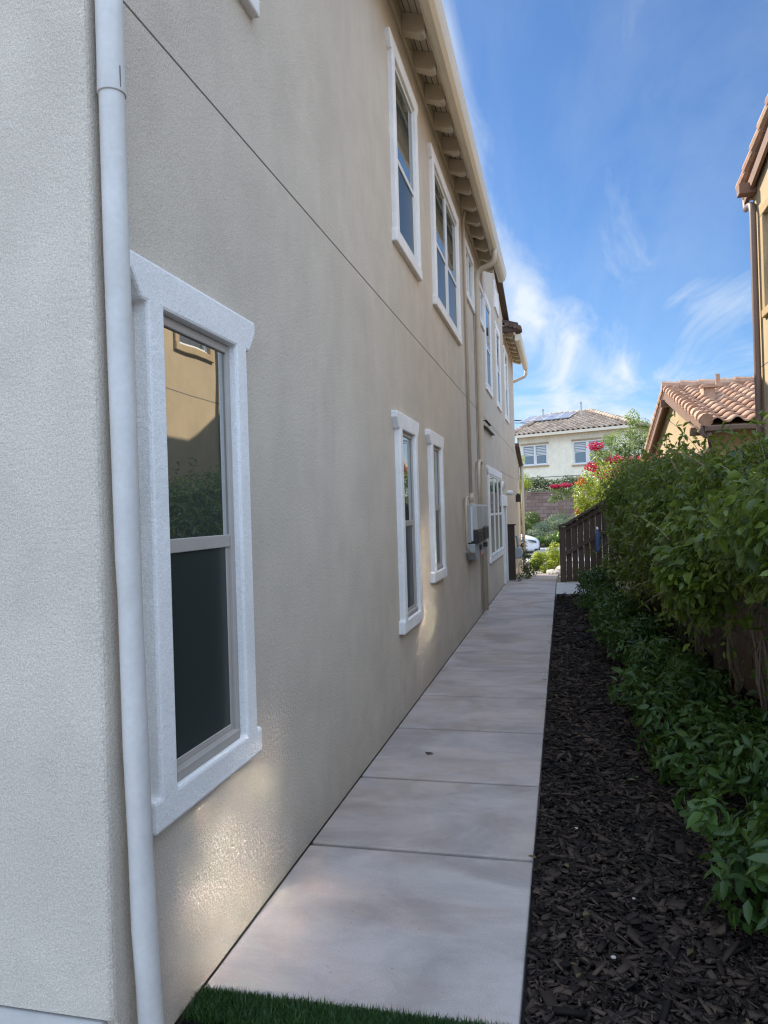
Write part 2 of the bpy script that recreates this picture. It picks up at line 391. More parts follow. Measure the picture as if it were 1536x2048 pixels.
M['vine'] = leaf_mat('vine_leaves', (.022,.046,.009), (.135,.190,.026), c3=(.26,.30,.04), trans=.34, tcol=(.22,.30,.03))
M['hedge'] = leaf_mat('dark_hedge_leaves', (.016,.036,.010), (.045,.080,.020), trans=.2, rough=.6)
M['shrub'] = leaf_mat('glossy_shrub_leaves', (.018,.046,.011), (.066,.120,.022), spec=.35, rough=.42, c3=(.09,.15,.03), trans=.2)
M['yellow'] = leaf_mat('yellow_green_leaves', (.12,.19,.02), (.30,.36,.05), trans=.45, tcol=(.55,.62,.05))
M['bright'] = leaf_mat('sunlit_bush_leaves', (.06,.11,.015), (.20,.26,.04), trans=.45, tcol=(.42,.50,.05), c3=(.45,.16,.03))
M['young'] = leaf_mat('young_vine_leaves', (.09,.14,.015), (.20,.26,.03), trans=.4, tcol=(.3,.38,.04))
M['tree'] = leaf_mat('tree_leaves', (.05,.10,.018), (.13,.20,.035), trans=.4, tcol=(.3,.4,.05))
M['sage'] = leaf_mat('grey_green_leaves', (.10,.14,.09), (.21,.25,.17), trans=.2, rough=.7)
M['green'] = leaf_mat('mid_green_leaves', (.035,.075,.015), (.09,.15,.03), trans=.35, tcol=(.2,.3,.03))
M['flower'] = leaf_mat('magenta_bracts', (.20,.004,.04), (.36,.010,.075), trans=.4, tcol=(.8,.05,.12), rough=.7)
M['flower_o'] = leaf_mat('orange_red_bracts', (.5,.06,.02), (.62,.16,.03), trans=.4, tcol=(.8,.2,.05), rough=.7)
M['stem'] = mat('woody_stem', (.24,.18,.125), .85, .2, 20)
M['trunk'] = mat('grey_bark', (.22,.18,.14), .9, .2, 12, bump=.4, bscale=30)
M['chips'] = tile_mat('bark_mulch', (.012,.009,.007), (.032,.022,.018), (.085,.058,.042))
M['turf'] = leaf_mat('artificial_turf', (.012,.042,.010), (.045,.105,.022), c3=(.12,.14,.05), rough=.5, trans=.1)
M['metal'] = mat('grey_painted_metal', (.36,.39,.40), .45, .05, 8)
M['metal_b'] = mat('beige_grey_metal', (.45,.45,.43), .45, .05, 8)
M['black'] = mat('dark_plastic', (.03,.03,.032), .45, .1, 10)
M['label_w'] = mat('white_label', (.7,.7,.7), .6, .03, 10)
M['label_r'] = mat('red_label', (.5,.12,.08), .6, .05, 10)
M['asphalt'] = mat('street_asphalt', (.09,.088,.085), .9, .15, 4, bump=.3, bscale=90, speck=.12)
M['earth'] = mat('garden_earth', (.20,.155,.11), .95, .25, 3, bump=.5, bscale=20, bdist=.02)
M['rock'] = mat('pale_rock', (.45,.42,.37), .9, .25, 6, bump=.6, bscale=14, bdist=.03)
M['carpaint'] = mat('white_car_paint', (.78,.80,.83), .25, .01, 2, spec=.6)
M['rubber'] = mat('tyre_rubber', (.02,.02,.02), .8, .1, 10)
M['rim'] = mat('alloy_rim', (.5,.5,.52), .3, .03, 10, metal=.9)
M['lens'] = mat('headlight_lens', (.10,.11,.12), .1, .3, 20, spec=.8)
M['blue'] = mat('blue_plastic', (.06,.10,.20), .5, .1, 10)
M['wire'] = mat('power_cable', (.05,.05,.055), .7, .05, 5)
M['solar'] = mat('solar_cells', (.24,.24,.27), .25, .1, 3, spec=1.0)

# brick retaining wall
def brick_mat():
    m, N, L, P = nodes('block_wall'); tc = N.new('ShaderNodeTexCoord'); mp = N.new('ShaderNodeMapping')
    mp.inputs['Rotation'].default_value = (math.radians(90), 0, 0); L.new(tc.outputs['Object'], mp.inputs[0])
    b = N.new('ShaderNodeTexBrick'); b.inputs['Color1'].default_value = (.20,.135,.11,1); b.inputs['Color2'].default_value = (.31,.225,.19,1)
    b.inputs['Mortar'].default_value = (.14,.10,.09,1); b.inputs['Scale'].default_value = 1; b.inputs['Brick Width'].default_value = .42; b.inputs['Row Height'].default_value = .2
    b.inputs['Mortar Size'].default_value = .012; L.new(mp.outputs[0], b.inputs[0]); L.new(b.outputs['Color'], P.inputs['Base Color'])
    P.inputs['Roughness'].default_value = .95; P.inputs['Specular IOR Level'].default_value = .1
    return m
M['brick'] = brick_mat()

# ------------------------------------------------------------------ the setting
W = -1.168; PE = -0.166
def struct(o): o['kind'] = 'structure'; return o

# ground sheet: flat, then down to the street and up to the terrace
def gz(y):
    pts = [(-60,-.055),(15.6,-.055),(22.5,-.46),(26.6,-.46),(34,-.46),(41.8,.70),(300,.70)]
    for (a, za), (b, zb) in zip(pts, pts[1:]):
        if y <= b: return za+(zb-za)*(y-a)/(b-a)
    return .7
ys = [-60,-10,0,5,10,15.6,17,19,21,22.5,24,26.6,30,34,36,38,40,41.8,60,120,300]
xs = [-200,-60,-20,-8,-4,-2,0,2,4,8,20,60,200]
g = MB()
for y in ys:
    for x in xs: g.v.append((x, y, gz(y)))
for j in range(len(ys)-1):
    for i in range(len(xs)-1):
        a = j*len(xs)+i; g.f.append((a, a+1, a+len(xs)+1, a+len(xs)))
struct(g.build('ground', M['earth']))

# path: separate cast panels with tooled gaps
def path():
    joints = [-4.3,-3.37,-2.44,-1.51,-.58,.35,1.28,2.015, None,2.157,3.22,4.09,5.055,5.985,6.935,7.84,8.75,9.67,10.6,11.5,12.42,13.34,14.26,15.18,16.1]
    m = MB(); g_ = .014
    for a, b in zip(joints, joints[1:]):
        if a is None or b is None: continue
        m.box(W+.005, PE, a+g_, b-g_, -.10, 0)
    o = m.build('path', M['concrete'], bevel=.007); struct(o)
    m = MB(); y = 16.1
    while y < 22:
        y2 = y+.92
        z0 = min(0, -(y-15.9)*.066); z1 = -(y2-15.9)*.066
        m.prism([(W+.012,y+g_,z0-.1),(W+.012,y+g_,z0),(W+.012,y2-g_,z1),(W+.012,y2-g_,z1-.1)], (PE-W-.012,0,0)); y = y2
    struct(m.build('path', M['concrete'], bevel=.005))
    m = MB(); m.box(W+.005, PE-.002, -4.3, 16.1, -.14, -.03); struct(m.build('path_bed', M['soil']))
    m = MB(); m.box(PE+.012, .62, 13.35, 15.35, -.10, -.004); struct(m.build('path', M['concrete_l'], bevel=.006))
path()

# mulch bed base
m = MB(); nx, ny = 26, 160
for j in range(ny+1):
    for i in range(nx+1):
        x = PE+.004+(1.42-PE)*i/nx; y = -3+(13.33+3)*j/ny
        m.v.append((x, y, -.032+.012*math.sin(x*7+y*1.3)+.010*math.sin(y*4.1-x*3)+.02*max(0,x-.5)))
for j in range(ny):
    for i in range(nx):
        a = j*(nx+1)+i; m.f.append((a, a+1, a+nx+2, a+nx+1))
struct(m.build('mulch_bed', M['soil'], smooth=True))

def chips():
    n1, n2, n3 = 26000, 14000, 5000
    Y = np.concatenate([RG.uniform(1.2, 4.2, n1), RG.uniform(4.2, 8.0, n2), RG.uniform(8.0, 13.3, n3)])
    n = len(Y); X = RG.uniform(PE+.018, 1.38, n)
    ln = np.clip(RG.lognormal(math.log(.028), .50, n), .009, .12)*np.where(Y > 8, 1.7, np.where(Y > 4.2, 1.2, 1)); wd = ln*RG.uniform(.14, .45, n); th = np.clip(wd*.4, .003, .010)
    X = np.maximum(X, PE+.012+ln*.38)
    yaw = RG.uniform(0, 2*np.pi, n); pit = RG.normal(0, .22, n)
    A = np.stack([np.cos(yaw)*np.cos(pit), np.sin(yaw)*np.cos(pit), np.sin(pit)], 1)
    B = np.stack([-np.sin(yaw), np.cos(yaw), RG.normal(0, .3, n)], 1); B = nrm(B-A*(A*B).sum(1, keepdims=True)); C_ = np.cross(A, B)
    Z = -.022+RG.uniform(0, .026, n)+.02*np.maximum(0, X-.5)
    P = np.stack([X, Y, Z], 1)
    co = []
    for sx, sy, sz, k in ((-.5,-.5,-.5,.6),(.5,-.5,-.5,.35),(.5,.5,-.5,.5),(-.5,.5,-.5,.9),(-.5,-.5,.5,.5),(.5,-.5,.5,.3),(.5,.5,.5,.4),(-.5,.5,.5,.8)):
        j = RG.uniform(.7, 1.2, (n, 1))
        co.append(P+A*(sx*ln)[:,None]*j+B*(sy*wd*(k+.35))[:,None]+C_*(sz*th)[:,None])
    V = np.stack(co, 1).reshape(-1, 3); b = (np.arange(n)*8)[:,None]
    F = np.concatenate([b+np.array(q) for q in ((0,3,2,1),(4,5,6,7),(0,1,5,4),(1,2,6,5),(2,3,7,6),(3,0,4,7))])
    o = np_mesh('bark_mulch', V, [(4, F)], M['chips'], kind='stuff')
    tag(o, 'dark brown shredded bark mulch covering the bed beside the path', 'mulch')
chips()

def turf():
    m = MB(); m.box(W+.012, PE, 2.017, 2.153, -.06, -.006); b = m.build('turf_base', M['soil']); struct(b)
    n = 16000; X = RG.uniform(W+.014, PE-.005, n); Y = RG.uniform(2.018, 2.158, n)
    h = RG.uniform(.014, .036, n); w = .0016; yaw = RG.uniform(0, 2*np.pi, n)
    lean = RG.normal(0, .010, (n, 2)); P = np.stack([X, Y, np.full(n, -.008)], 1)
    B = np.stack([np.cos(yaw), np.sin(yaw), np.zeros(n)], 1)*w
    T = P+np.stack([lean[:,0], lean[:,1], h], 1); Mi = P+np.stack([lean[:,0]*.35, lean[:,1]*.35, h*.6], 1)
    V = np.stack([P-B, P+B, Mi+B*.8, Mi-B*.8, T], 1).reshape(-1, 3); b_ = (np.arange(n)*5)[:,None]
    o = np_mesh('artificial_turf', V, [(4, b_+np.array([0,1,2,3])), (3, b_+np.array([3,2,4]))], M['turf'], kind='stuff')
    tag(o, 'strip of dark green artificial turf between two concrete slabs', 'turf')
turf()

# street, kerb
m = MB(); m.box(-120, 120, 27.3, 33.6, -.55, -.40); struct(m.build('road', M['asphalt']))
m = MB(); m.box(-120, 120, 27.0, 27.28, -.55, -.28); m.box(-120, 120, 33.62, 33.9, -.55, -.28); struct(m.build('kerb', M['concrete_l'], bevel=.02))
m = MB(); m.box(-120, 120, 25.6, 26.98, -.6, -.30); struct(m.build('pavement', M['concrete_l']))

# ------------------------------------------------------------------ windows
def window(parent, T, a0, a1, z0, z1, rail=None, cols=1, casing=.10, hdr=True, trim='trim', frame='frame_w', glass='glass', glass_low='glass_sc', sill=True, fl=.10, proud=.045, hh=.125, plain=False, rec=0.0):
    """opening a0..a1, z0..z1; T maps (a, n, z) to world; n outward"""
    c = casing
    m = MB()
    def bx(a, b, n0, n1, zz0, zz1):
        m.box(a, b, n0, n1, zz0, zz1)
    D = -.06
    bx(a0-c, a0, D, proud, z0, z1); bx(a1, a1+c, D, proud, z0, z1)
    if hdr:
        e = fl
        poly = [(a0-c-e, D, z1+hh), (a1+c+e, D, z1+hh), (a1+c+e, D, z1+hh*.62), (a1+c+e*.3, D, z1), (a0-c-e*.3, D, z1), (a0-c-e, D, z1+hh*.62)]
        m.prism(poly, (0, proud+.01-D, 0))
    else: bx(a0-c, a1+c, D, proud, z1, z1+c)
    if sill: bx(a0-c-fl*.45, a1+c+fl*.45, D, proud+.012, z0-.095, z0)
    else: bx(a0-c, a1+c, D, proud, z0-c, z0)
    if hdr and sill:   # one seamless foam-and-stucco surround
        m = MB(); e = fl; q = fl*.45; zb = z0-.095; idx = {}
        def v(a, z, n_):
            if (a, z, n_) not in idx: idx[(a, z, n_)] = len(m.v); m.v.append((a, n_, z))
            return idx[(a, z, n_)]
        F_ = proud
        lo = [(a0-c-q,zb),(a1+c+q,zb),(a1+c+q,z0),(a1+c,z0),(a1,z0),(a0,z0),(a0-c,z0),(a0-c-q,z0)]
        hi = [(a0-c-e*.3,z1),(a0-c,z1),(a0,z1),(a1,z1),(a1+c,z1),(a1+c+e*.3,z1),(a1+c+e,z1+hh*.62),(a1+c+e,z1+hh),(a0-c-e,z1+hh),(a0-c-e,z1+hh*.62)]
        for poly in (lo, hi, [(a0-c,z0),(a0,z0),(a0,z1),(a0-c,z1)], [(a1,z0),(a1+c,z0),(a1+c,z1),(a1,z1)]): m.f.append(tuple(v(a, z, F_) for a, z in poly))
        outer = [lo[0],lo[1],lo[2],lo[3],hi[4],hi[5],hi[6],hi[7],hi[8],hi[9],hi[0],hi[1],lo[6],lo[7]]; inner = [lo[5],lo[4],hi[3],hi[2]]
        for ring in (outer, inner):
            for i_ in range(len(ring)):
                p_, r_ = ring[i_], ring[(i_+1) % len(ring)]; m.f.append((v(*p_, F_), v(*r_, F_), v(*r_, D), v(*p_, D)))
    w = m.build('window', M[trim], parent, bevel=.010, xf=T)
    # frame: outer frame + mullions
    f = MB(); t = .028; fn0, fn1 = -.07+rec, -.028+rec
    if plain: fn0, fn1 = -.015, .02
    f.box(a0, a0+t, fn0, fn1, z0, z1); f.box(a1-t, a1, fn0, fn1, z0, z1)
    f.box(a0+t, a1-t, fn0, fn1, z1-t*1.1, z1); f.box(a0+t, a1-t, fn0, fn1+.012, z0, z0+t*1.2)
    bounds = [a0+t+(a1-a0-2*t)*k/cols for k in range(cols+1)]
    for k in range(1, cols): f.box(bounds[k]-.04, bounds[k]+.04, fn0, fn1+.004, z0+t*1.2, z1-t*1.1)
    f.build('frame', M[frame], w, bevel=.004, xf=T)
    for k in range(cols):
        p0 = bounds[k]+(.04 if k else 0); p1 = bounds[k+1]-(.04 if k < cols-1 else 0)
        g0, g1_ = (fn0+.006, fn0+.014) if rec < .043 else (fn1-.018, fn1-.010)
        if rail:
            r = MB(); r.box(p0, p1, fn0+.004, fn1-.006, rail-.022, rail+.022)
            s = .022
            r.box(p0, p0+s, fn0+.004, fn1-.012, z0+t*1.2, rail-.022); r.box(p1-s, p1, fn0+.004, fn1-.012, z0+t*1.2, rail-.022); r.box(p0+s, p1-s, fn0+.004, fn1-.012, z0+t*1.2, z0+t*1.2+s)
            r.build('meeting_rail', M[frame], w, bevel=.003, xf=T)
            g1 = MB(); g1.box(p0+.0005, p1-.0005, g0, g1_, rail+.022, z1-t*1.1); g1.build('pane', M[glass], w, xf=T)
            g2 = MB(); g2.box(p0+s, p1-s, g0-.004, g1_-.005, z0+t*1.2+s, rail-.022); g2.build('screened_pane', M[glass_low], w, xf=T)
        else:
            g1 = MB(); g1.box(p0+.0005, p1-.0005, g0, g1_, z0+t*1.2, z1-t*1.1); g1.build('pane', M[glass], w, xf=T)
    return w

def wall_cells(a_rng, z_rng, holes, T, top=None):
    """sheet wall with rectangular holes"""
    A = sorted(set([a_rng[0], a_rng[1]]+[h for H in holes for h in H[:2]])); Z = sorted(set([z_rng[0], z_rng[1]]+[h for H in holes for h in H[2:]]))
    m = MB(); idx = {}
    def vid(a, z):
        if (a, z) not in idx: idx[(a, z)] = len(m.v); m.v.append(tuple(T((a, 0, z))))
        return idx[(a, z)]
    for i in range(len(A)-1):
        for j in range(len(Z)-1):
            ca, cz = (A[i]+A[i+1])/2, (Z[j]+Z[j+1])/2
            if any(h[0] < ca < h[1] and h[2] < cz < h[3] for h in holes): continue
            m.f.append((vid(A[i],Z[j]), vid(A[i+1],Z[j]), vid(A[i+1],Z[j+1]), vid(A[i],Z[j+1])))
    return m

# ------------------------------------------------------------------ tile roof patch
def tile_patch(name, o, u, v, w, l, m, parent, col=.29, course=.37, r=.07, step=.035, clip=None, rgk=1):
    """o: eave corner, u: unit along eave, v: unit up the slope, w, l sizes"""
    o = np.array(o, float); u = np.array(u, float); v = np.array(v, float); n = np.cross(u, v); n /= np.linalg.norm(n)
    if n[2] < 0: n = -n
    nc = int(round(w/col)); nr = int(round(l/course)); cw = w/nc; ch = l/nr
    prof = [(0,0),(.08,.35),(.2,.8),(.33,1),(.46,.8),(.58,.35),(.66,.05),(.82,-.12),(1,0)]
    V = []; F = []
    K = len(prof)
    for j in range(nr):
        for i in range(nc):
            cx = (i+.5)*cw; cy = (j+.5)*ch
            if clip and not clip(cx, cy): continue
            b = len(V); jt = rnd.uniform(-.004, .004); js = rnd.uniform(-.012, .012)
            for (yy, hh) in ((j*ch-.03+js, step+jt), ((j+1)*ch, 0.0)):
                for (px_, pz) in prof:
                    V.append(o+u*(i*cw+px_*cw)+v*yy+n*(pz*r+hh))
            for (px_, pz) in prof: V.append(o+u*(i*cw+px_*cw)+v*(j*ch-.03+js)+n*(pz*r+step+jt-.03))
            for k in range(K-1):
                F.append((b+k, b+k+1, b+K+k+1, b+K+k)); F.append((b+2*K+k, b+2*K+k+1, b+k+1, b+k))
    return np_mesh(name, np.array(V), [(4, np.array(F))], m, parent)

def ridge_tiles(name, a, b, m, parent, r=.11, step=.38):
    a = Vector(a); b = Vector(b); L_ = (b-a).length; n = max(1, int(L_/step)); d = (b-a)/n; mb = MB()
    for i in range(n):
        p = a+d*i-d*.06; q = a+d*(i+1)
        mb.tube([p+Vector((0,0,.02)), q], [r*1.08, r*.92], 10)
    return mb.build(name, m, parent)

# ------------------------------------------------------------------ our house
def our_house():
    H = thing('house', 'long two storey beige stucco house filling the left side beside the path', 'house', (W-3, 10.8, 0))
    T = lambda p: (W+p[1], p[0], p[2])
    wins = [ # a0,a1,z0,z1,rail,cols
        (1.985,2.485,.712,2.118,1.418,1), (5.355,5.845,.712,2.108,1.415,1), (6.70,7.17,.95,2.108,1.53,1),
        (12.22,14.72,.72,2.09,1.42,3)]
    ups = [(2.05,2.70,3.61,4.95,4.22,1),(5.50,6.30,3.61,4.95,4.22,1),(7.28,8.95,3.61,4.95,4.21,2),(12.42,13.28,3.58,5.0,4.25,1),(14.55,15.30,3.58,5.0,4.25,1),(16.75,17.50,3.58,5.0,4.25,1)]
    smalls = [(9.82,10.70,4.42,5.02,2),(11.45,12.12,4.50,4.96,2)]
    holes = [w[:4] for w in wins+ups]+[s[:4] for s in smalls]+[(15.05,15.62,0.0,1.56)]
    wall = wall_cells((1.895, 20.0), (.0, 5.55), holes, T).build('wall', M['stucco'], H)
    # upper gable of the middle wing
    g = MB(); g.prism([(W,11.0,5.55),(W,13.1,6.50),(W,17.35,5.66),(W,17.35,5.55)], (-3,0,0)); g.build('gable', M['stucco'], H)
    g = MB(); g.prism([(W+.12,10.85,5.52),(W+.12,13.1,6.60),(W+.12,17.6,5.70),(W+.12,17.6,5.62),(W+.12,13.1,6.51),(W+.12,10.85,5.44)], (-6,0,0)); g.build('gable_roof', M['tile_d'], H)
    g = MB(); g.box(W-.02,W+.03,14.5,15.35,5.42,5.48); g.box(W-.02,W+.03,14.5,14.57,5.48,5.95); g.box(W-.02,W+.03,15.28,15.35,5.48,5.90); g.box(W-.03,W+.008,14.57,15.28,5.48,5.9); g.build('attic_vent', M['trim'], H)
    # front wall facing the viewer, its stucco stopping above the slab, back walls
    f = MB(); f.prism([(-9,1.70,.205),(W-.016,1.70,.205),(W-.009,1.702,.205),(W-.003,1.707,.205),(W,1.716,.205),(W,1.895,.205),(-9,1.895,.205)], (0,0,5.345)); f.build('front_wall', M['stucco'], H)
    f = MB(); f.box(W-.1, W-.001, 1.72, 1.895, .0, .204); f.build('wall', M['stucco'], H)
    f = MB(); f.box(-9, W-.05, 1.74, 1.9, -.05, .205); f.build('footing', M['concrete_l'], H)
    b = MB(); b.box(-9, -8.8, 1.9, 20, 0, 5.55); b.box(-8.8, W-.002, 19.8, 20.0, 0, 5.55); b.build('rear_wall', M['stucco'], H)
    # control joint: thin reveal with its metal edges
    j = MB(); j.box(W-.004, W+.0015, 1.716, 20.0, 2.9695, 2.9755); j.box(W-.004, W+.0012, 14.9, 20.0, 2.26, 2.268); j.build('control_joint', M['joint'], H)
    # base screed line
    for k, w in enumerate(wins): window(H, T, *w[:4], rail=w[4], cols=w[5], casing=.09, frame='frame' if w[5] == 1 else 'frame_w', hdr=True, fl=.085, rec=(.0435,.045,.045,.052)[k], proud=(.045,.045,.045,.03)[k])
    for w in ups: window(H, T, *w[:4], rail=w[4], cols=w[5], casing=.09, hdr=True, fl=.07, rec=.045, proud=.04 if w[0] < 9 else .028)
    for s in smalls: window(H, T, *s[:4], rail=None, cols=s[4], casing=.09, hdr=False, sill=False, fl=0, rec=.034, proud=.03)
    # utility door
    d = MB(); d.box(15.05,15.62,-.08,-.05,.0,1.56); dd = d.build('utility_door', M['brown'], H, xf=T)
    d = MB(); d.box(14.97,15.05,-.08,.04,0,1.56); d.box(15.62,15.72,-.08,.04,0,1.56); d.box(14.90,15.79,-.08,.055,1.56,1.78); d.build('door_casing', M['trim'], dd, bevel=.01, xf=T)
    # eaves with exposed rafter tails
    def eave(y0, y1, first, endr=True):
        pitch = .30
        s = MB(); s.prism([(W,y0,5.555),(-.945,y0,5.555-(.223*pitch)),(-.945,y0,5.585-(.223*pitch)),(W,y0,5.585)], (0,y1-y0,0))
        s.build('soffit_board', M['eave'], H)
        s = MB()
        for k, yy in enumerate((-1.115,-1.065,-1.01)):   # plank gaps
            zz = 5.555-(yy-W)*pitch; s.box(yy-.003, yy+.003, y0, y1, zz-.0035, zz+.01)
        s.build('plank_gap', M['joint'], H)
        s = MB(); s.box(W, W+.022, y0, y1, 5.40, 5.55); s.build('frieze_board', M['eave'], H)
        y = first
        while y > y0+.05: y -= .515
        y += .515
        while y < y1-.02:
            s = MB(); x1 = -.958
            s.prism([(W+.022,y-.045,5.548),(W+.022,y-.045,5.395),(x1-.05,y-.045,5.338),(x1-.012,y-.045,5.345),(x1,y-.045,5.375),(x1,y-.045,5.49)], (0,.09,0))
            s.build('rafter_tail', M['eave'], H, bevel=.005)
            y += .515
        s = MB(); s.box(-.945,-.925,y0,y1,5.365,5.53); s.build('fascia', M['eave'], H)
        # gutter: lipped trough profile
        prof = [(-.905,5.345),(-.905,5.225),(-.885,5.205),(-.835,5.205),(-.80,5.235),(-.782,5.285),(-.775,5.325),(-.770,5.345),(-.785,5.345),(-.795,5.30),(-.81,5.25),(-.84,5.22),(-.88,5.22),(-.893,5.235),(-.893,5.345)]
        s = MB(); s.prism([(x,y0-.02,z) for x, z in prof], (0,y1-y0+.04,0)); gt = s.build('gutter', M['gutter'], H)
        pr = [(x, z) for x, z in prof[:8]]
        for ye in (y0-.0285, y1+.0205):
            s = MB(); s.prism([(x,ye,z) for x, z in pr], (0,.008,0)); s.build('gutter_end_cap', M['gutter'], gt)
        s = MB(); s.box(-.925,-.906,y0,y1,5.32,5.345); s.build('gutter_bracket', M['joint'], gt)
        s = MB(); s.prism([(-.85,y0-.03,5.535),(-.83,y0-.03,5.60),(-7.5,y0-.03,7.60),(-7.5,y0-.03,7.54)], (0,y1-y0+.06,0)); s.build('roof', M['tile_d'], H)
    eave(1.25, 12.25, 5.945)
    eave(16.65, 20.35, 17.0)
    # edge tiles of the lower roof seen end-on
    t = MB()
    for k in range(4): t.tube([(-.80-.09*k,16.52,5.47+.03*k),(-.80-.09*k,16.9,5.47+.03*k)], .05, 8)
    t.box(-1.16,-.80,16.55,16.62,5.40,5.53)
    t.build('rake_tile', M['tile_d'], H)
    # rear half of the roof closes the volume
    s = MB(); s.quad((-7.5,1.2,7.57),(-7.5,20.3,7.57),(-9.3,20.3,5.6),(-9.3,1.2,5.6)); s.build('roof', M['tile_d'], H)
    g = MB(); g.quad((W-.03,1.72,5.5),(W-.03,19.9,5.5),(-8.9,19.9,5.5),(-8.9,1.72,5.5)); g.build('ceiling', M['eave'], H)
    # one-storey porch beyond
    p = MB(); p.box(W-.16,W-.001,21.36,21.54,-.45,2.70); p.build('porch_post', M['stucco'], H)
    p = MB(); p.prism([(W-.001,20.001,2.35),(W-.001,20.001,3.12),(W-.001,21.54,2.74),(W-.001,21.54,2.35)], (-.14,0,0)); p.build('porch_beam', M['stucco'], H)
    p = MB(); p.box(W-.02,W+.0,20.0,20.6,-.4,2.349); p.build('porch_wall', M['stucco'], H)
    p = MB(); p.prism([(W+.10,20.0,3.14),(W+.10,20.0,3.24),(W+.10,21.75,2.80),(W+.10,21.75,2.70)], (-1.0,0,0)); p.build('porch_roof', M['tile_d'], H)
    # downspouts and conduits
    dp = MB()
    pts = [(-1.125,1.748,5.22),(-1.125,1.748,3.2),(-1.124,1.748,2.2),(-1.122,1.756,1.40),(-1.121,1.758,1.30),(-1.1205,1.764,.90),(-1.119,1.770,.62),(-1.118,1.775,.42),(-1.116,1.783,.25),(-1.115,1.79,.12),(-1.11,1.80,-.04)]
    rr = [.0335,.0335,.033,.033,.0315,.0335,.032,.034,.0325,.034,.033]
    dp.tube(pts, rr, 28); d1 = dp.build('downspout', M['pipe'], H, smooth=True)
    c = MB(); c.tube([(-1.125,1.748,5.2),(-1.1248,1.748,2.70),(-1.1245,1.748,2.627),(-1.1245,1.748,2.625)], [.0350,.0355,.0372,.0368], 28, cap=True); c.build('coupling', M['pipe'], d1, smooth=True)
    c = MB(); c.box(-1.0905,-1.0885,1.7340,1.7358,2.635,2.69); c.build('seam', M['joint'], d1)
    for zz in (3.9, .75):
        c = MB(); c.tube([(-1.1205,1.766 if zz < 1 else 1.748,zz),(-1.1205,1.766 if zz < 1 else 1.748,zz+.028)], .0350, 28); c.box(W, -1.12, (1.766 if zz < 1 else 1.748)-.034, (1.766 if zz < 1 else 1.748)+.034, zz, zz+.028)
        if zz > 1: c.build('strap', M['pipe'], d1)
    def pipe(pts, r, nm, mm=M['pipe2'], parent=H, seg=14):
        q = MB(); q.tube(pts, r, seg); return q.build(nm, mm, parent, smooth=True)
    p2 = pipe([(-.835,10.72,5.22),(-.835,10.72,5.12),(-.85,10.72,5.05),(-.90,10.74,5.01),(-1.03,10.77,4.98),(-1.09,10.78,4.93),(-1.11,10.78,4.84),(-1.11,10.76,2),(-1.11,10.72,.06)], .042, 'downspout')
    pipe([(-.835,20.25,5.22),(-.835,20.25,5.1),(-.88,20.25,5.03),(-1.1,20.18,4.93),(-1.2,20.1,4.88)], .04, 'downspout')
    pipe([(-1.09,21.5,2.7),(-1.09,21.5,-.3)], .045, 'downspout')
    pipe([(-1.06,9.62,5.44),(-1.11,9.62,5.38),(-1.14,9.62,5.25),(-1.142,9.62,1.72)], .019, 'conduit')
    pipe([(-1.142,9.62,1.72),(-1.142,9.62,1.60)], .03, 'conduit')
    pipe([(-1.115,11.0,2.15),(-1.115,10.6,2.20),(-1.115,10.45,2.17),(-1.115,10.36,2.05),(-1.115,10.34,1.55)], .024, 'conduit')
    # louvred shade over the wall
    v = MB()
    v.box(11.75,12.55,.0,.055,2.905,2.915); v.build('louvre', M['brown'], H, xf=T)
    v = MB(); v.box(11.75,13.15,.0,.055,2.80,2.812); v.build('louvre', M['brown'], H, xf=T)
    v = MB(); v.box(11.7,13.2,.0,.03,2.825,2.89); v.build('vent_cover', M['stucco'], H, xf=T)
    return H
our_house()

m = MB(); m.box(-2.6, -1.20, 1.0, 1.735, -.05, .196); m.build('porch_slab', M['concrete_l'], bevel=.008, kind='structure')

# electrical gear on the wall
T = lambda p: (W+p[1], p[0], p[2])
E_ = thing('electrical_panel', 'grey electrical panel with dark lower covers mounted on the beige wall', 'electrical panel', (W, 9.6, .9))
b = MB(); b.box(9.12,9.86,.002,.07,1.10,1.56); b.build('back_box', M['metal'], E_, bevel=.006, xf=T)
b = MB(); b.box(9.20,9.84,.072,.145,1.25,1.57); b.build('cover', M['metal_b'], E_, bevel=.015, xf=T)
b = MB(); b.box(9.20,9.84,.072,.15,1.09,1.247); b.build('lower_cover', M['black'], E_, bevel=.01, xf=T)
b = MB(); b.box(9.13,9.19,.0715,.09,1.12,1.55); b.build('hinge_strip', M['label_w'], E_, xf=T)
E2 = thing('inverter_box', 'second beige grey box beside the downspout with dark lower half', 'electrical box', (W, 10.3, .9))
b = MB(); b.box(9.98,10.56,.002,.14,1.27,1.57); b.build('cover', M['metal_b'], E2, bevel=.015, xf=T)
b = MB(); b.box(9.98,10.56,.002,.15,1.10,1.268); b.build('lower_cover', M['black'], E2, bevel=.01, xf=T)
E3 = thing('meter_cabinet', 'light grey metal meter cabinet below the two wall boxes', 'meter cabinet', (W, 9.8, .8))
b = MB(); b.prism([(9.12,.002,1.085),(10.35,.002,1.085),(10.35,.002,.92),(9.3,.002,.88),(9.12,.002,.98)], (0,.11,0)); b.build('cabinet', M['metal'], E3, bevel=.005, xf=T)
b = MB(); b.box(9.62,9.78,.113,.135,.985,1.05); b.build('breaker_switch', M['black'], E3, xf=T)
b = MB(); b.box(10.1,10.24,.113,.16,1.0,1.06); b.build('breaker_switch', M['black'], E3, xf=T)
b = MB(); b.box(9.66,9.76,.113,.116,.90,.965); b.build('warning_label', M['label_r'], E3, xf=T)
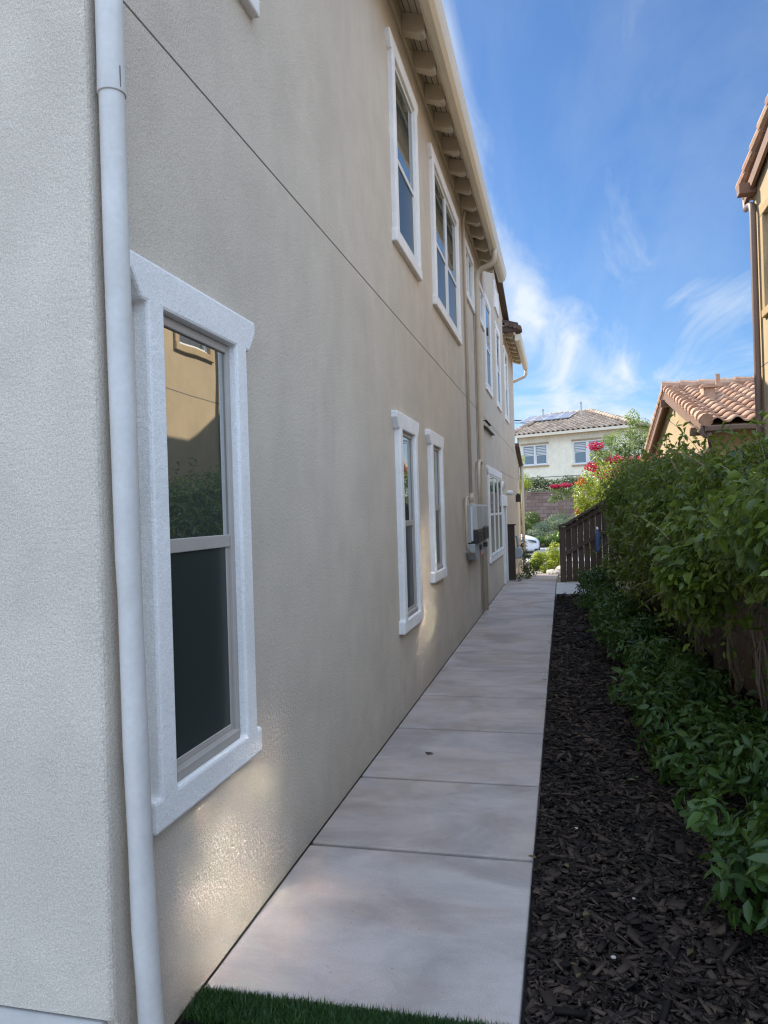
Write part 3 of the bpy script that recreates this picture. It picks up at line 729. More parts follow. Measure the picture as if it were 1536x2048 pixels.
b = MB(); b.tube([(9.25,.04,1.66),(9.05,.045,1.665),(8.95,.045,1.64),(8.90,.045,1.55),(8.90,.045,1.08),(8.94,.05,1.02),(9.3,.08,.93)], .015, 10); b.build('conduit', M['pipe2'], E3, smooth=True, xf=T)

# round vent and lamp near the far end
V_ = thing('wall_vent', 'small round louvred vent cap high on the far wall', 'vent', (W, 15.2, 1.9))
b = MB(); b.tube([(W,15.25,1.98),(W+.03,15.25,1.98)], .09, 16); b.build('cap', M['trim'], V_)
b = MB()
for k in range(4): b.box(W+.032, W+.036, 15.18, 15.32, 1.92+k*.035, 1.935+k*.035)
b.build('slot', M['joint'], V_)
L_ = thing('wall_lamp', 'white cylindrical light fixture sticking out of the far wall', 'lamp', (W, 16.3, 1.8))
b = MB(); b.tube([(W,16.4,1.86),(W+.03,16.4,1.86)], .045, 12); b.build('mount', M['trim'], L_)
b = MB(); b.tube([(W+.031,16.4,1.86),(W+.13,16.4,1.85)], [.05,.055], 14); b.build('shade', M['trim'], L_, smooth=False)
D_ = tag(MB().box(W+.002,W+.12,19.55,19.72,1.68,1.86).box(W+.02,W+.10,19.57,19.70,1.86,1.90).build('doorbell_box', M['brown'], bevel=.01), 'small dark brown box fixed near the far house corner', 'box')

# brown gate post on the house side, sloped fence section on the other side
G = thing('gate_post', 'dark brown board gate jamb standing against the house wall', 'gate post', (-1.06, 15.8, 0))
b = MB(); b.box(W+.01,-.985,15.72,15.82,.02,1.16); b.build('board', M['brown'], G, bevel=.004)
b = MB(); b.box(W+.01,-.955,15.70,15.84,1.162,1.185); b.build('cap', M['brown'], G)

F = thing('wooden_fence', 'dark brown board fence section with sloping top at the end of the path', 'fence', (.6, 15.5, 0))
def ftop(x): return 1.085+.56*(x+.02)
b = MB(); b.box(-.075,.045,15.42,15.56,-.05,1.10); b.build('post', M['fence'], F, bevel=.005)
b = MB(); b.prism([(-.09,15.38,1.10),(.06,15.38,1.13),(1.35,15.38,ftop(1.35)+.05),(1.35,15.38,ftop(1.35)+.10),(.06,15.38,1.19),(-.09,15.38,1.15)], (0,.2,0)); b.build('cap_rail', M['fence'], F, bevel=.004)
x = .05; k = 0
while x < 1.3:
    b = MB(); x2 = x+.112
    b.prism([(x,15.50,.0),(x2,15.50,.0),(x2,15.50,ftop(x2)+.04),(x,15.50,ftop(x)+.04)], (0,.018,0)); b.build('board', M['fence'], F)
    x = x2+.006
for dz in (-.11, -.60):
    b = MB(); b.prism([(.046,15.455,ftop(.046)+dz),(1.33,15.455,ftop(1.33)+dz),(1.33,15.455,ftop(1.33)+dz+.09),(.046,15.455,ftop(.046)+dz+.09)], (0,.042,0)); b.build('rail', M['fence'], F, bevel=.004)

# long fence behind the vines
F2 = thing('wooden_fence', 'tall weathered brown board fence running behind the climbing vines', 'fence', (1.38, 6, 0))
y = -3.0; b = MB(); k = 0
while y < 15.4:
    w_ = .138
    b.box(1.385+.004*(k % 2), 1.403+.004*(k % 2), y, y+w_, -.02, 1.80+.008*math.sin(k*1.7)); y += w_+.006; k += 1
o = b.build('fence_panel', M['fence_old'], F2)
for y in (-2.4,-.0,2.4,4.8,7.2,9.6,12.0,14.4):
    b = MB(); b.box(1.292,1.382,y-.045,y+.045,-.05,1.74); b.build('post', M['fence_old'], F2, bevel=.004)
for z in (.35, 1.45):
    b = MB(); b.box(1.335,1.383,-3,15.4,z,z+.09); b.build('rail', M['fence_old'], F2)

# ------------------------------------------------------------------ plants
def ellip_pts(n, c, r, rg, shell=.55):
    d = nrm(rg.normal(0, 1, (n, 3))); rad = (shell+(1-shell)*rg.uniform(0, 1, n)**.5)[:, None]
    return np.array(c)+d*rad*np.array(r), d

def bush(name, label, cat, base, clumps, n, size, mt, group=None, stem=None, flowers=None, simple=False, rg=RG, stem_n=5, fsize=None, **k):
    """clumps: list of (centre, radii) in world coordinates"""
    t = thing(name, label, cat, base, group)
    vol = np.array([r[0]*r[1]*r[2] for c, r in clumps])**.67; cnt = (n*vol/vol.sum()).astype(int)+1
    Ps, Ds = [], []
    for (c, r), q in zip(clumps, cnt):
        P, D = ellip_pts(q, c, r, rg); Ps.append(P); Ds.append(D)
    P = np.concatenate(Ps); D = np.concatenate(Ds); ok = P[:, 2] > base[2]+.01
    leaves('foliage', P[ok], D[ok], size, mt, t, rg, simple=simple, **k)
    s = MB()
    for i in range(stem_n):
        c, r = clumps[i % len(clumps)]
        b = Vector(base)+Vector((rnd.uniform(-.05,.05), rnd.uniform(-.05,.05), -.03)); e = Vector(c)+Vector([rnd.uniform(-.5,.5)*q for q in r])
        mid = (b+e)/2+Vector([rnd.uniform(-.06,.06) for _ in range(3)])
        R0 = stem if stem else .008
        s.tube([b, mid, e], [R0, R0*.7, R0*.3], 6)
    s.build('stem', M['stem'], t, smooth=True)
    if flowers:
        for (c, r, q, fm) in flowers:
            P, D = ellip_pts(q, c, r, rg, .3); leaves('flowers', P, D, fsize or size*.8, fm, t, rg, simple=simple, width=.8)['kind'] = 'stuff'
    return t

# row of low glossy shrubs along the bed
shr = [(2.72,.80,.34,.50,'lowest and nearest glossy shrub at the bottom right corner of the bed'),
       (3.45,.84,.36,.48,'bushy glossy shrub second from the camera in the mulch bed'),
       (4.35,.72,.36,.46,'broad leafy shrub with drooping leaves in the middle foreground of the bed'),
       (5.30,.66,.36,.42,'dark glossy shrub spreading over mulch below the bare vine stems'),
       (6.30,.70,.36,.42,'low green shrub fifth from the camera along the bed'),
       (7.40,.68,.38,.42,'rounded dark shrub midway along the mulch bed'),
       (8.60,.66,.38,.42,'small leaved shrub past the middle of the mulch bed'),
       (9.90,.60,.38,.42,'narrow dark green shrub third from the far fence post'),
       (11.3,.56,.38,.44,'dark shrub second from the sloping fence'),
       (12.7,.50,.40,.50,'tall dark shrub in front of the sloping fence')]
for (y, x, r, h, lab) in shr:
    cl = []
    for k in range(9):
        a = rnd.uniform(0, 6.28); q = rnd.uniform(.1, .85)
        cl.append(((x+math.cos(a)*r*q*.85, y+math.sin(a)*r*q*1.35, h*rnd.uniform(.35, .95)*(1-.35*q)), (rnd.uniform(.12,.19), rnd.uniform(.13,.22), rnd.uniform(.09,.16))))
    for k in range(7):
        a = rnd.uniform(0, 6.28); q = rnd.uniform(.9, 1.35)
        cl.append(((x+math.cos(a)*r*q*.85, y+math.sin(a)*r*q*1.2, h*rnd.uniform(.25, 1.15)), (rnd.uniform(.04,.09), rnd.uniform(.05,.10), rnd.uniform(.04,.09))))
    n = 2200 if y < 5 else (2000 if y < 9 else 1700)
    bush('low_shrub', lab, 'shrub', (x, y, 0), cl, n, .066 if y < 9 else .058, M['shrub'], group='shrubs planted along the mulch bed', stem=.005, stem_n=9, droop=.8, width=.40)

# climbing vines on the fence
def vine_front(y, z):
    return .88+.12*np.sin(y*1.9+z*2.0)+.09*np.sin(y*4.3-z*3.1+1)+.07*np.sin(z*7+y*2.2)+.04*np.sin(z*13-y*8)-.12*np.exp(-((z-1.35)/.4)**2)
def vine_top(y): return 1.68+.05*np.clip(y-3.6, 0, 9)+.07*np.sin(y*2.7)+.06*np.sin(y*6.1+1)+.03*np.sin(y*13)
def vine_bot(y): return np.maximum(.42, 1.12-.088*(y-2.8))+.07*np.sin(y*2.3+.5)+.07*np.sin(y*5.1)+.05*np.sin(y*11)
vlab = ['climbing vine with large green leaves nearest the camera on the fence', 'dense dark climbing vine above bare twisted stems on the fence', 'thick climbing vine in the middle of the fence below the terracotta roof',
        'climbing vine with small leaves further along the fence', 'dark climbing vine at the far end of the fence beside the sloping section']
vy = [1.9, 4.3, 6.5, 8.8, 11.1, 13.6]
for i in range(5):
    y0, y1 = vy[i], vy[i+1]; t = thing('climbing_vine', vlab[i], 'vine', (1.25, (y0+y1)/2, 0), 'climbing vines on the fence')
    n = 5600
    Y = RG.uniform(y0-.1, y1+.1, n); u = RG.uniform(0, 1, n)**.85
    zb, zt = vine_bot(Y), vine_top(Y)
    Z = zb+(zt-zb)*(1-u*1.0)
    dep = RG.exponential(.11, n); X = vine_front(Y, Z)+np.clip((Z-(zt-.28))/.28, 0, 1)**2*.3+dep
    # the top surface, over the fence
    nt_ = 2300; Y2 = RG.uniform(y0-.1, y1+.1, nt_); X2 = RG.uniform(.95, 1.75, nt_); Z2 = vine_top(Y2)-RG.exponential(.05, nt_)-.10*((X2-1.3)/.4)**2+.05*np.sin(X2*9+Y2*5)
    # stragglers hanging below and poking out above
    P = np.concatenate([np.stack([X, Y, Z], 1), np.stack([X2, Y2, Z2], 1)])
    out = np.concatenate([np.tile([-.9, -.15, .35], (n, 1)), np.tile([-.3, -.2, .95], (nt_, 1))])
    size = np.concatenate([.072+.014*np.sin(Y*3), np.full(nt_, .062)])*np.where(RG.uniform(0,1,n+nt_) < .3, .62, 1.0)
    leaves('foliage', P, out, size, M['vine'], t, RG, droop=.7, width=.5)
    # shoots
    s = MB(); SP = []; SO = []
    for k in range(48 if i < 3 else 30):
        yb = rnd.uniform(y0, y1); xb = rnd.uniform(.85, 1.5); zb_ = float(vine_top(np.array(yb)))-.06
        if k % 3 == 2: xb = float(vine_front(np.array(yb), np.array(1.0))); zb_ = rnd.uniform(.9, 1.5)
        d = Vector((rnd.uniform(-.5,.15), rnd.uniform(-.5,.5), rnd.uniform(.25,1) if k % 3 < 2 else rnd.uniform(-.8,.3))).normalized(); Ls = rnd.uniform(.12, .42)
        pts = [Vector((xb,yb,zb_))]
        for q in range(4): pts.append(pts[-1]+d*Ls/4); d = (d+Vector((rnd.uniform(-.2,.2), rnd.uniform(-.2,.2), -.13))).normalized()
        s.tube(pts, [.0025,.0022,.002,.0015,.001], 5)
        for p in pts[1:]:
            for q in range(3): SP.append(tuple(p)); SO.append((rnd.uniform(-1,1), rnd.uniform(-1,1), .5))
    s.build('shoots', M['stem'], t, kind='stuff')
    leaves('shoot_leaves', np.array(SP), np.array(SO, float), .058, M['vine'], t, RG, droop=.3, width=.42)
    ny = 60; kk = 5; yc_ = RG.uniform(y0, y1, ny); zc_ = vine_bot(yc_)+RG.uniform(-.14, .16, ny); xc_ = vine_front(yc_, zc_)+RG.uniform(-.03, .22, ny)
    P = np.repeat(np.stack([xc_, yc_, zc_], 1), kk, 0)+RG.normal(0, .022, (ny*kk, 3))
    leaves('young_leaves', P, np.tile([-.8,-.2,.5], (ny*kk, 1)), .064, M['young'], t, RG, droop=.9, width=.5)
    # woody stems against the fence
    s = MB()
    for g_ in range(2 if i else 2):
        yc = y0+(y1-y0)*(.3+.45*g_)+rnd.uniform(-.15,.15)
        for k in range(6):
            b0 = Vector((rnd.uniform(1.12,1.22), yc+rnd.uniform(-.06,.06), 0)); pts = [b0]; ya = rnd.uniform(-.5,.5)
            for q in range(1, 7):
                f_ = q/6; pts.append(Vector((1.20+rnd.uniform(-.04,.03)-.10*f_, yc+ya*f_**1.5+rnd.uniform(-.05,.05), f_*1.15)))
            s.tube(pts, [.013,.012,.010,.009,.008,.007,.006] if k < 2 else [.007,.006,.006,.005,.005,.004,.003], 7)
    s.build('stem', M['stem'], t, smooth=True)
    # a few lower leaves on the stems
    nl = 90; P = np.stack([RG.uniform(1.05, 1.25, nl), RG.uniform(y0, y1, nl), RG.uniform(.15, .85, nl)**1.0], 1)
    leaves('lower_leaves', P, np.tile([-.8,-.2,.4], (nl,1)), .065, M['vine'], t, RG, droop=.7, width=.5)

# plants beyond the sloping fence
def pushed(c, k): return (c[0]*k, c[1]*k, 1.5+(c[2]-1.5)*k)
def bush_far(k, name, label, cat, base, clumps, n, size, mt, flowers=None, fsize=None, **kw):
    cl = [(pushed(c, k), tuple(q*k for q in r)) for c, r in clumps]
    fl = [(pushed(c, k), tuple(q*k for q in r), n_, m_) for c, r, n_, m_ in flowers]
    b = pushed(base, k); return bush(name, label, cat, (b[0], b[1], gz(b[1])), cl, n, size*k, mt, flowers=fl, fsize=fsize, **kw)
bush_far(1.27, 'sunlit_bush', 'bright yellow green bush with orange tips behind the sloping fence', 'bush', (.75, 16.7, -.1),
     [((.50,16.5,1.75),(.28,.35,.40)),((.55,16.6,1.35),(.27,.35,.34)),((.80,16.7,2.1),(.42,.4,.38)),((.38,16.4,1.5),(.14,.2,.25)),((1.1,16.6,1.6),(.4,.4,.4)),((.6,16.5,.8),(.35,.3,.4))], 6500, .062, M['bright'], stem=.03, simple=True,
     flowers=[((.40,16.4,2.05),(.12,.14,.10),60,M['flower_o']),((.30,16.3,1.40),(.06,.12,.08),22,M['flower_o'])])
bush_far(1.24, 'bougainvillea', 'tall bougainvillea with crimson flower clusters above the vine hedge', 'bougainvillea', (1.2, 15.9, -.05),
     [((1.0,15.9,2.25),(.45,.4,.25)),((1.45,15.6,2.22),(.45,.45,.22)),((.80,15.8,2.52),(.22,.22,.2)),((1.9,15.4,2.1),(.4,.45,.2)),((1.2,15.5,1.9),(.6,.5,.3))], 5600, .058, M['bright'], stem=.025, simple=True, fsize=.06,
     flowers=[((.70,15.8,2.74),(.17,.18,.10),240,M['flower']),((.60,15.7,2.32),(.14,.16,.11),150,M['flower']),((1.05,15.5,2.44),(.22,.2,.08),110,M['flower']),((1.45,15.4,2.40),(.30,.2,.09),80,M['flower']),((1.0,15.45,2.18),(.5,.2,.14),80,M['flower']),((1.85,15.2,2.42),(.2,.2,.07),50,M['flower'])])

# ------------------------------------------------------------------ neighbouring houses
def neighbour():
    X = 2.4
    H = thing('neighbour_house', 'tall tan stucco house with brown downspout at the right edge', 'house', (5, 2, 0))
    T = lambda p: (X-p[1], p[0], p[2])
    wins = [(8.68,9.50,3.76,4.86),(4.78,5.56,3.20,4.04)]
    wall_cells((3.9, 10.0), (-.1, 5.4), wins, T).build('wall', M['nstucco'], H)
    g = MB()
    g.prism([(X,10.0,5.40),(X,6.95,6.10),(X,3.9,5.45),(X,3.9,5.40)], (6.5,0,0)); g.build('gable_wall', M['nstucco'], H)
    b = MB(); b.box(X+.001, 9, 9.8, 10.0-.001, -.1, 5.39); b.box(8.8, 9, 4.1, 9.8, -.1, 5.39); b.box(X+.001, 9, 3.9+.001, 4.1, -.1, 5.39); b.build('side_wall', M['nstucco'], H)
    j = MB(); j.box(X-.0015, X+.004, 3.9, 10.0, 3.13, 3.142); j.build('control_joint', M['joint'], H)
    for w in wins: window(H, T, *w, rail=(4.36 if w[0] > 6 else None), casing=.11, trim='ntrim', frame='frame_w', glass='glass_n', glass_low='glass_n', hdr=False, sill=True, fl=.0, proud=.03, cols=1)
    # roof
    pt = .22
    r = MB(); r.prism([(2.33,10.12,5.37),(2.33,10.12,5.43),(2.33,6.95,6.13),(2.33,3.6,5.43),(2.33,3.6,5.37),(2.33,6.95,6.07)], (6.8,0,0)); r.build('roof_deck', M['nwood'], H)
    L_ = math.hypot(3.4, 3.4*pt)
    v = np.array([0, -3.4, 3.4*pt])/L_
    tile_patch('roof_tiles', (2.34, 10.18, 5.44), (1, 0, 0), v, 2.4, L_, M['tile'], H, r=.06)
    m = MB()
    n = int(L_/.37)
    for k in range(n):   # rake tiles along the gable edge
        p = np.array([2.325, 10.18, 5.46])+v*(k*.37-.04); q = np.array([2.325, 10.18, 5.46])+v*((k+1)*.37)
        m.tube([tuple(p+np.array([0,0,.025])), tuple(q)], [.078,.065], 10)
    m.build('rake_tiles', M['tile'], H)
    b = MB(); b.prism([(2.32,10.1,5.22),(2.32,10.1,5.36),(2.32,6.95,6.05),(2.32,6.95,5.91)], (.04,0,0)); b.build('barge_board', M['nwood'], H)
    b = MB(); b.box(2.20,2.40,9.80,9.94,5.24,5.37); b.build('corbel', M['nwood'], H, bevel=.008)
    b = MB(); b.box(2.32,8.9,10.13,10.23,5.30,5.40); b.build('gutter', M['npipe'], H, bevel=.01)
    d = MB(); d.tube([(2.36,10.18,5.30),(2.36,10.18,5.22),(2.35,10.14,5.17),(2.345,9.95,5.14),(2.345,9.84,5.10),(2.345,9.81,5.0),(2.345,9.80,2.5),(2.345,9.79,.05)], .040, 14); d.build('downspout', M['npipe'], H, smooth=True)
neighbour()

def wing():
    X = 2.52
    H = thing('garage', 'low tan stucco building with terracotta tile roof rising behind the vine hedge', 'house', (6, 18, 0))
    ye, yr, yf = 13.25, 17.97, 22.6; ze, zr = 2.80, 4.08
    s = (zr-ze)/(yr-ye)
    b = MB(); b.prism([(X,13.6,-.2),(X,13.6,ze+.02),(X,yr,zr-.12),(X,22.3,ze+.02),(X,22.3,-.2)], (.2,0,0)); b.build('gable_wall', M['nstucco'], H)
    b = MB(); b.box(X+.2,9.5,13.6,13.8,-.2,ze+.05); b.box(X+.2,9.5,22.1,22.3,-.2,ze+.05); b.box(9.3,9.5,13.8,22.1,-.2,3.6); b.build('wall', M['nstucco'], H)
    b = MB(); b.prism([(2.32,ye+.03,ze-.06),(2.32,ye+.03,ze),(2.32,yr,zr),(2.32,yf,ze),(2.32,yf,ze-.06),(2.32,yr,zr-.06)], (7.4,0,0)); b.build('roof_deck', M['nwood'], H)
    L_ = math.hypot(yr-ye, zr-ze)+.05; v = np.array([0, yr-ye, zr-ze])/math.hypot(yr-ye, zr-ze)
    tile_patch('roof_tiles', (2.42, ye-.04, ze+.02), (1,0,0), v, 4.6, L_, M['tile'], H, r=.075, step=.045, col=.31, course=.36)
    v2 = np.array([0, -(yf-yr), zr-ze]); L2 = np.linalg.norm(v2); v2 /= L2
    tile_patch('roof_tiles', (2.42, yf+.04, ze+.02), (1,0,0), v2, 3.0, L2, M['tile'], H, r=.07)
    m = MB(); n = int(L_/.36)
    for k in range(n):
        p = np.array([2.36, ye-.03, ze+.05])+v*(k*.36-.03); q = p+v*.37
        m.tube([tuple(p+np.array([0,0,.035])), tuple(q)], [.11,.088], 12)
    m.build('rake_tiles', M['tile'], H); m = MB()
    for k in range(int(L2/.36)):
        p = np.array([2.36, yf, ze+.05])+v2*(k*.36-.03); q = p+v2*.37
        m.tube([tuple(p+np.array([0,0,.03])), tuple(q)], [.095,.08], 10)
    m.build('rake_tiles', M['tile'], H, smooth=False)
    ridge_tiles('ridge_tiles', (2.30, yr, zr+.08), (9.6, yr, zr+.08), M['tile'], H, r=.12)
    b = MB(); b.prism([(2.33,ye+.04,ze-.22),(2.33,ye+.04,ze-.07),(2.33,yr,zr-.07),(2.33,yf,ze-.07),(2.33,yf,ze-.22),(2.33,yr,zr-.22)], (.045,0,0)); b.build('barge_board', M['nwood'], H)
    b = MB(); b.box(2.24,X,14.0,14.14,2.70,2.84); b.box(2.24,X,yr-.07,yr+.07,zr-.36,zr-.2); b.build('corbel', M['nwood'], H, bevel=.01)
    b = MB(); b.box(2.34,9.6,ye-.12,ye+.02,ze-.12,ze-.02); b.build('gutter', M['npipe'], H, bevel=.02)
    d = MB(); d.tube([(2.40,ye-.05,ze-.12),(2.40,ye-.05,ze-.2),(2.43,ye+.05,ze-.30),(2.50,13.50,ze-.42),(2.50,13.52,1.2),(2.50,13.52,0)], .04, 12); d.build('downspout', M['npipe'], H, smooth=True)
    d = MB(); d.tube([(3.34,17.3,3.85),(3.34,17.3,4.28)], .05, 12); d.build('vent_pipe', M['tile'], H)
    d = MB(); d.prism([(2.78,15.9,3.56),(3.05,15.9,3.56),(3.0,15.9,3.82),(2.83,15.9,3.82)], (0,.45,.08)); d.box(2.74,3.09,15.85,16.0,3.80,3.84); d.build('roof_vent', M['tile'], H)
wing()

def cream_house():
    R = Vector((4.35, 50.2, 0)); ang = math.radians(24)
    u = Vector((-math.cos(ang), math.sin(ang), 0)); n = Vector((math.sin(ang), math.cos(ang), 0))   # u runs left, n away
    Wd, Dp = 8.0, 8.4
    H = thing('cream_house', 'pale cream two storey house with grey brown tile roof in the distance', 'house', tuple(R+u*4+n*4+Vector((0,0,.6))))
    T = lambda p: tuple(R+u*p[0]-n*p[1]+Vector((0,0,p[2])))
    z0, ze, zr = .6, 6.62, 8.30
    wins = [(1.0,2.75,4.50,5.84),(3.05,3.95,4.50,5.84),(6.15,7.72,4.50,5.88)]
    wins = [(1.15,2.75,4.42,5.86),(2.95,3.80,4.42,5.86),(5.80,6.62,4.55,5.86),(6.74,7.56,4.55,5.86)]
    wall_cells((0, Wd), (z0, ze), wins, T).build('wall', M['cream'], H)
    b = MB(); b.prism([T((Wd,0,z0)),T((Wd,-Dp,z0)),T((Wd,-Dp,ze)),T((Wd,0,ze))], tuple(u*-.1)); b.prism([T((0,-.01,z0)),T((0,-Dp,z0)),T((0,-Dp,ze)),T((0,-.01,ze))], tuple(u*.1)); b.prism([T((.1,-Dp,z0)),T((Wd-.1,-Dp,z0)),T((Wd-.1,-Dp,ze)),T((.1,-Dp,ze))], tuple(n*-.1)); b.build('side_wall', M['cream'], H)
    for w in wins:
        wo = window(H, T, *w, rail=5.2, casing=.07, trim='frame_w', hdr=False, sill=False, fl=0, proud=.03, plain=False, glass='grayshut', glass_low='grayshut')
        bl = MB(); zz = 5.26
        while zz < w[3]-.08: bl.box(w[0]+.06, w[1]-.06, -.060, -.045, zz, zz+.05); zz += .11
        bl.build('blind', M['frame_w'], wo, xf=T)
    for a0, a1, za, zb in ((1.0,3.95,5.96,6.05),(5.62,7.72,5.96,6.05),(1.0,3.95,4.26,4.35),(5.62,7.72,4.38,4.47)):
        b = MB(); b.box(a0,a1,-.01,.09,za,zb); b.build('window_ledge', M['ntrim'], H, xf=T)
    j = MB(); j.box(0,Wd,-.01,.012,3.62,3.66); j.build('control_joint', M['joint'], H, xf=T)
    # hip roof
    o_ = .5; hr = Dp/2+o_
    c = [T((-o_,o_,ze)), T((Wd+o_+4,o_,ze)), T((Wd+o_+4,-Dp-o_,ze)), T((-o_,-Dp-o_,ze))]
    c = [T((-o_,o_,ze)), T((Wd+o_,o_,ze)), T((Wd+o_,-Dp-o_,ze)), T((-o_,-Dp-o_,ze))]
    ra, rb = T((hr-o_-.0,-Dp/2,zr)), T((Wd+o_-.8,-Dp/2,zr))
    d = MB(); d.quad(c[0],c[1],rb,ra); d.quad(c[2],c[3],ra,rb); d.quad(c[3],c[0],ra); d.quad(c[1],c[2],rb); d.quad(*[tuple(Vector(q)-Vector((0,0,.01))) for q in reversed(c)]); d.build('roof_deck', M['nwood'], H)
    L_ = math.hypot(hr, zr-ze); vv = np.array([*(n*hr).xy, zr-ze])/L_
    def clipf(cx, cy): return cx > cy*(hr/L_)*.98-.1 and cx < Wd+2*o_-.2-.8*(cy/L_)
    tile_patch('roof_tiles', tuple(Vector(c[0])+Vector((0,0,.03))), tuple(u), vv, Wd+2*o_, L_, M['tile_g'], H, col=.36, course=.40, r=.095, step=.05, clip=clipf)
    v3 = np.array([*(u*hr).xy, zr-ze])/L_
    def clip3(cx, cy): return cy*(hr/L_)*.98-.1 < cx < Dp+2*o_-cy*(hr/L_)*.98+.1
    tile_patch('roof_tiles', tuple(Vector(c[0])+Vector((0,0,.03))), tuple(n), v3, Dp+2*o_, L_, M['tile_g'], H, col=.36, course=.40, r=.095, step=.05, clip=clip3)
    up = Vector((0,0,.12))
    for a, b_ in ((c[0],ra),(ra,rb),(c[3],ra),(c[1],rb)): ridge_tiles('ridge_tiles', Vector(a)+up*.9, Vector(b_)+up, M['tile_g'], H, r=.15, step=.42)
    f = MB(); f.box(-o_,Wd+o_,o_-.02,o_+.10,ze-.16,ze+.02); f.build('fascia', M['gutter'], H, xf=T)
    # solar panel on the front slope
    sl = (zr-ze)/hr
    def S(a, t, h): # a along, t up slope fraction
        return T((a, o_-t*hr, ze+t*(zr-ze)+h))
    sp = MB(); sp.prism([S(5.1,.62,.26),S(9.0,.62,.26),S(9.0,.94,.26),S(5.3,.94,.26)], (0,0,-.06)); so_ = sp.build('solar_panel', M['solar'], H)
    fr = MB()
    for a in (5.1,6.1,7.1,8.1,9.0): fr.prism([S(a,.62,.265),S(a+.03,.62,.265),S(a+.03,.94,.265),S(a,.94,.265)], (0,0,.012))
    fr.build('panel_frame', M['label_w'], so_)
    for a, t, hh in ((4.55,.80,.95),(7.5,.80,.75)):
        p = Vector(S(a,t,0)); q = MB(); q.tube([tuple(p), tuple(p+Vector((0,0,hh)))], .06, 10); q.tube([tuple(p+Vector((0,0,hh))), tuple(p+Vector((0,0,hh+.1)))], .09, 10); q.build('vent_pipe', M['metal'], H)
cream_house()

# retaining wall with the planting on and in front of it
b = MB(); b.box(-14, 9, 42.0, 42.35, .2, 2.32); b.box(-14, 9, 41.96, 42.40, 2.322, 2.42)
tag(b.build('retaining_wall', M['brick']), 'reddish brown block retaining wall across the street', 'wall')
m = MB(); m.box(-14, 9, 42.36, 47, .2, 2.20); struct(m.build('terrace', M['earth']))

cl = [((-4+k*.55, 45.6+.2*math.sin(k*2), 2.95+.12*math.sin(k*1.7)), (.5,.45,.36)) for k in range(19)]
bush('hedge', 'long dark green clipped hedge below the cream house', 'hedge', (.5, 45.6, 2.2), cl, 9000, .14, M['hedge'], simple=True, stem=.03, stem_n=14)
cl = [((-3.6+k*.6, 42.9+.15*math.sin(k*3), 2.42+.07*math.sin(k*2.1)), (.38,.3,.16)) for k in range(12)]
bush('ground_cover_plant', 'low dark trailing plant along the top of the block wall', 'plant', (-.3, 42.9, 2.2), cl, 3200, .10, M['hedge'], simple=True, stem=.01, stem_n=10)
bush('tall_shrub', 'feathery yellow green shrub rising beside the far house corner', 'shrub', (-2.15, 38.5, .25),
     [((-2.2,38.5,3.6),(.35,.35,.45)),((-1.95,38.3,3.0),(.40,.4,.4)),((-1.7,38.2,2.75),(.3,.3,.25)),((-2.3,38.3,2.4),(.4,.4,.5)),((-1.95,38.4,4.0),(.18,.2,.3)),((-2.2,38.4,1.5),(.3,.3,.8))], 2400, .12, M['yellow'], simple=True, stem=.03, stem_n=9, width=.28)
bush('flowering_tree', 'small slender tree with pink red blossoms against the block wall', 'tree', (.02, 40.2, .55),
     [((-.28,40.0,2.5),(.42,.35,.2)),((.3,40.0,2.45),(.4,.35,.22)),((.02,40.1,2.15),(.55,.4,.28)),((-.45,40,1.95),(.25,.25,.2)),((.75,40,1.6),(.22,.25,.35))], 1300, .10, M['green'], simple=True, stem=.035, stem_n=8,
     flowers=[((-.35,39.8,2.62),(.30,.22,.09),170,M['flower']),((.22,39.8,2.66),(.36,.22,.09),190,M['flower']),((.8,39.8,1.62),(.12,.15,.15),40,M['flower'])], fsize=.11)
sh = [(-.35,39.6,.75,.80,'sage','broad grey green shrub at the base of the block wall behind the round pair'),(-1.3,36.6,.55,.55,'sage','grey green shrub immediately right of the orange tinged shrub'),(.9,39.0,.7,.8,'sage','grey green shrub under the trunk of the blossoming tree'),(-.1,36.2,.5,.5,'green','deep green shrub between the grey ones and the kerb'),(-1.15,35.4,.35,.4,'green','low green shrub just above the white car hood'),(-1.0,38.0,.62,.62,'sage','round grey green shrub left of two in front of the block wall'),(-.05,38.3,.62,.66,'sage','round grey green shrub right below the blossoming tree'),
      (-.5,36.9,.5,.42,'sage','smaller grey green shrub in front of the round pair'),(.5,37.2,.5,.45,'sage','grey green shrub nearest the fence post across the street'),
      (-.55,35.2,.50,.55,'green','mid green leafy shrub right of the white car nose'),(.25,35.0,.50,.5,'green','mid green spiky shrub across the street beside the fence post'),
      (-1.9,38.6,.5,.55,'green','dark green shrub behind the white car'),(-2.1,37.0,.5,.7,'bright','orange tinged shrub directly above the white car'),(-1.55,39.8,.5,.85,'green','grassy green shrub at the foot of the block wall')]
for (x, y, r, h, mt, lab) in sh:
    z = gz(y); cl = [((x+rnd.uniform(-.3,.3)*r, y+rnd.uniform(-.3,.3), z+h*rnd.uniform(.4,.75)), (r*.75, r*.7, h*.42)) for _ in range(5)]
    bush('round_shrub', lab, 'shrub', (x, y, z), cl, 2400, .085, M[mt], group='shrubs on the slope across the street', simple=True, stem=.01, width=.35)
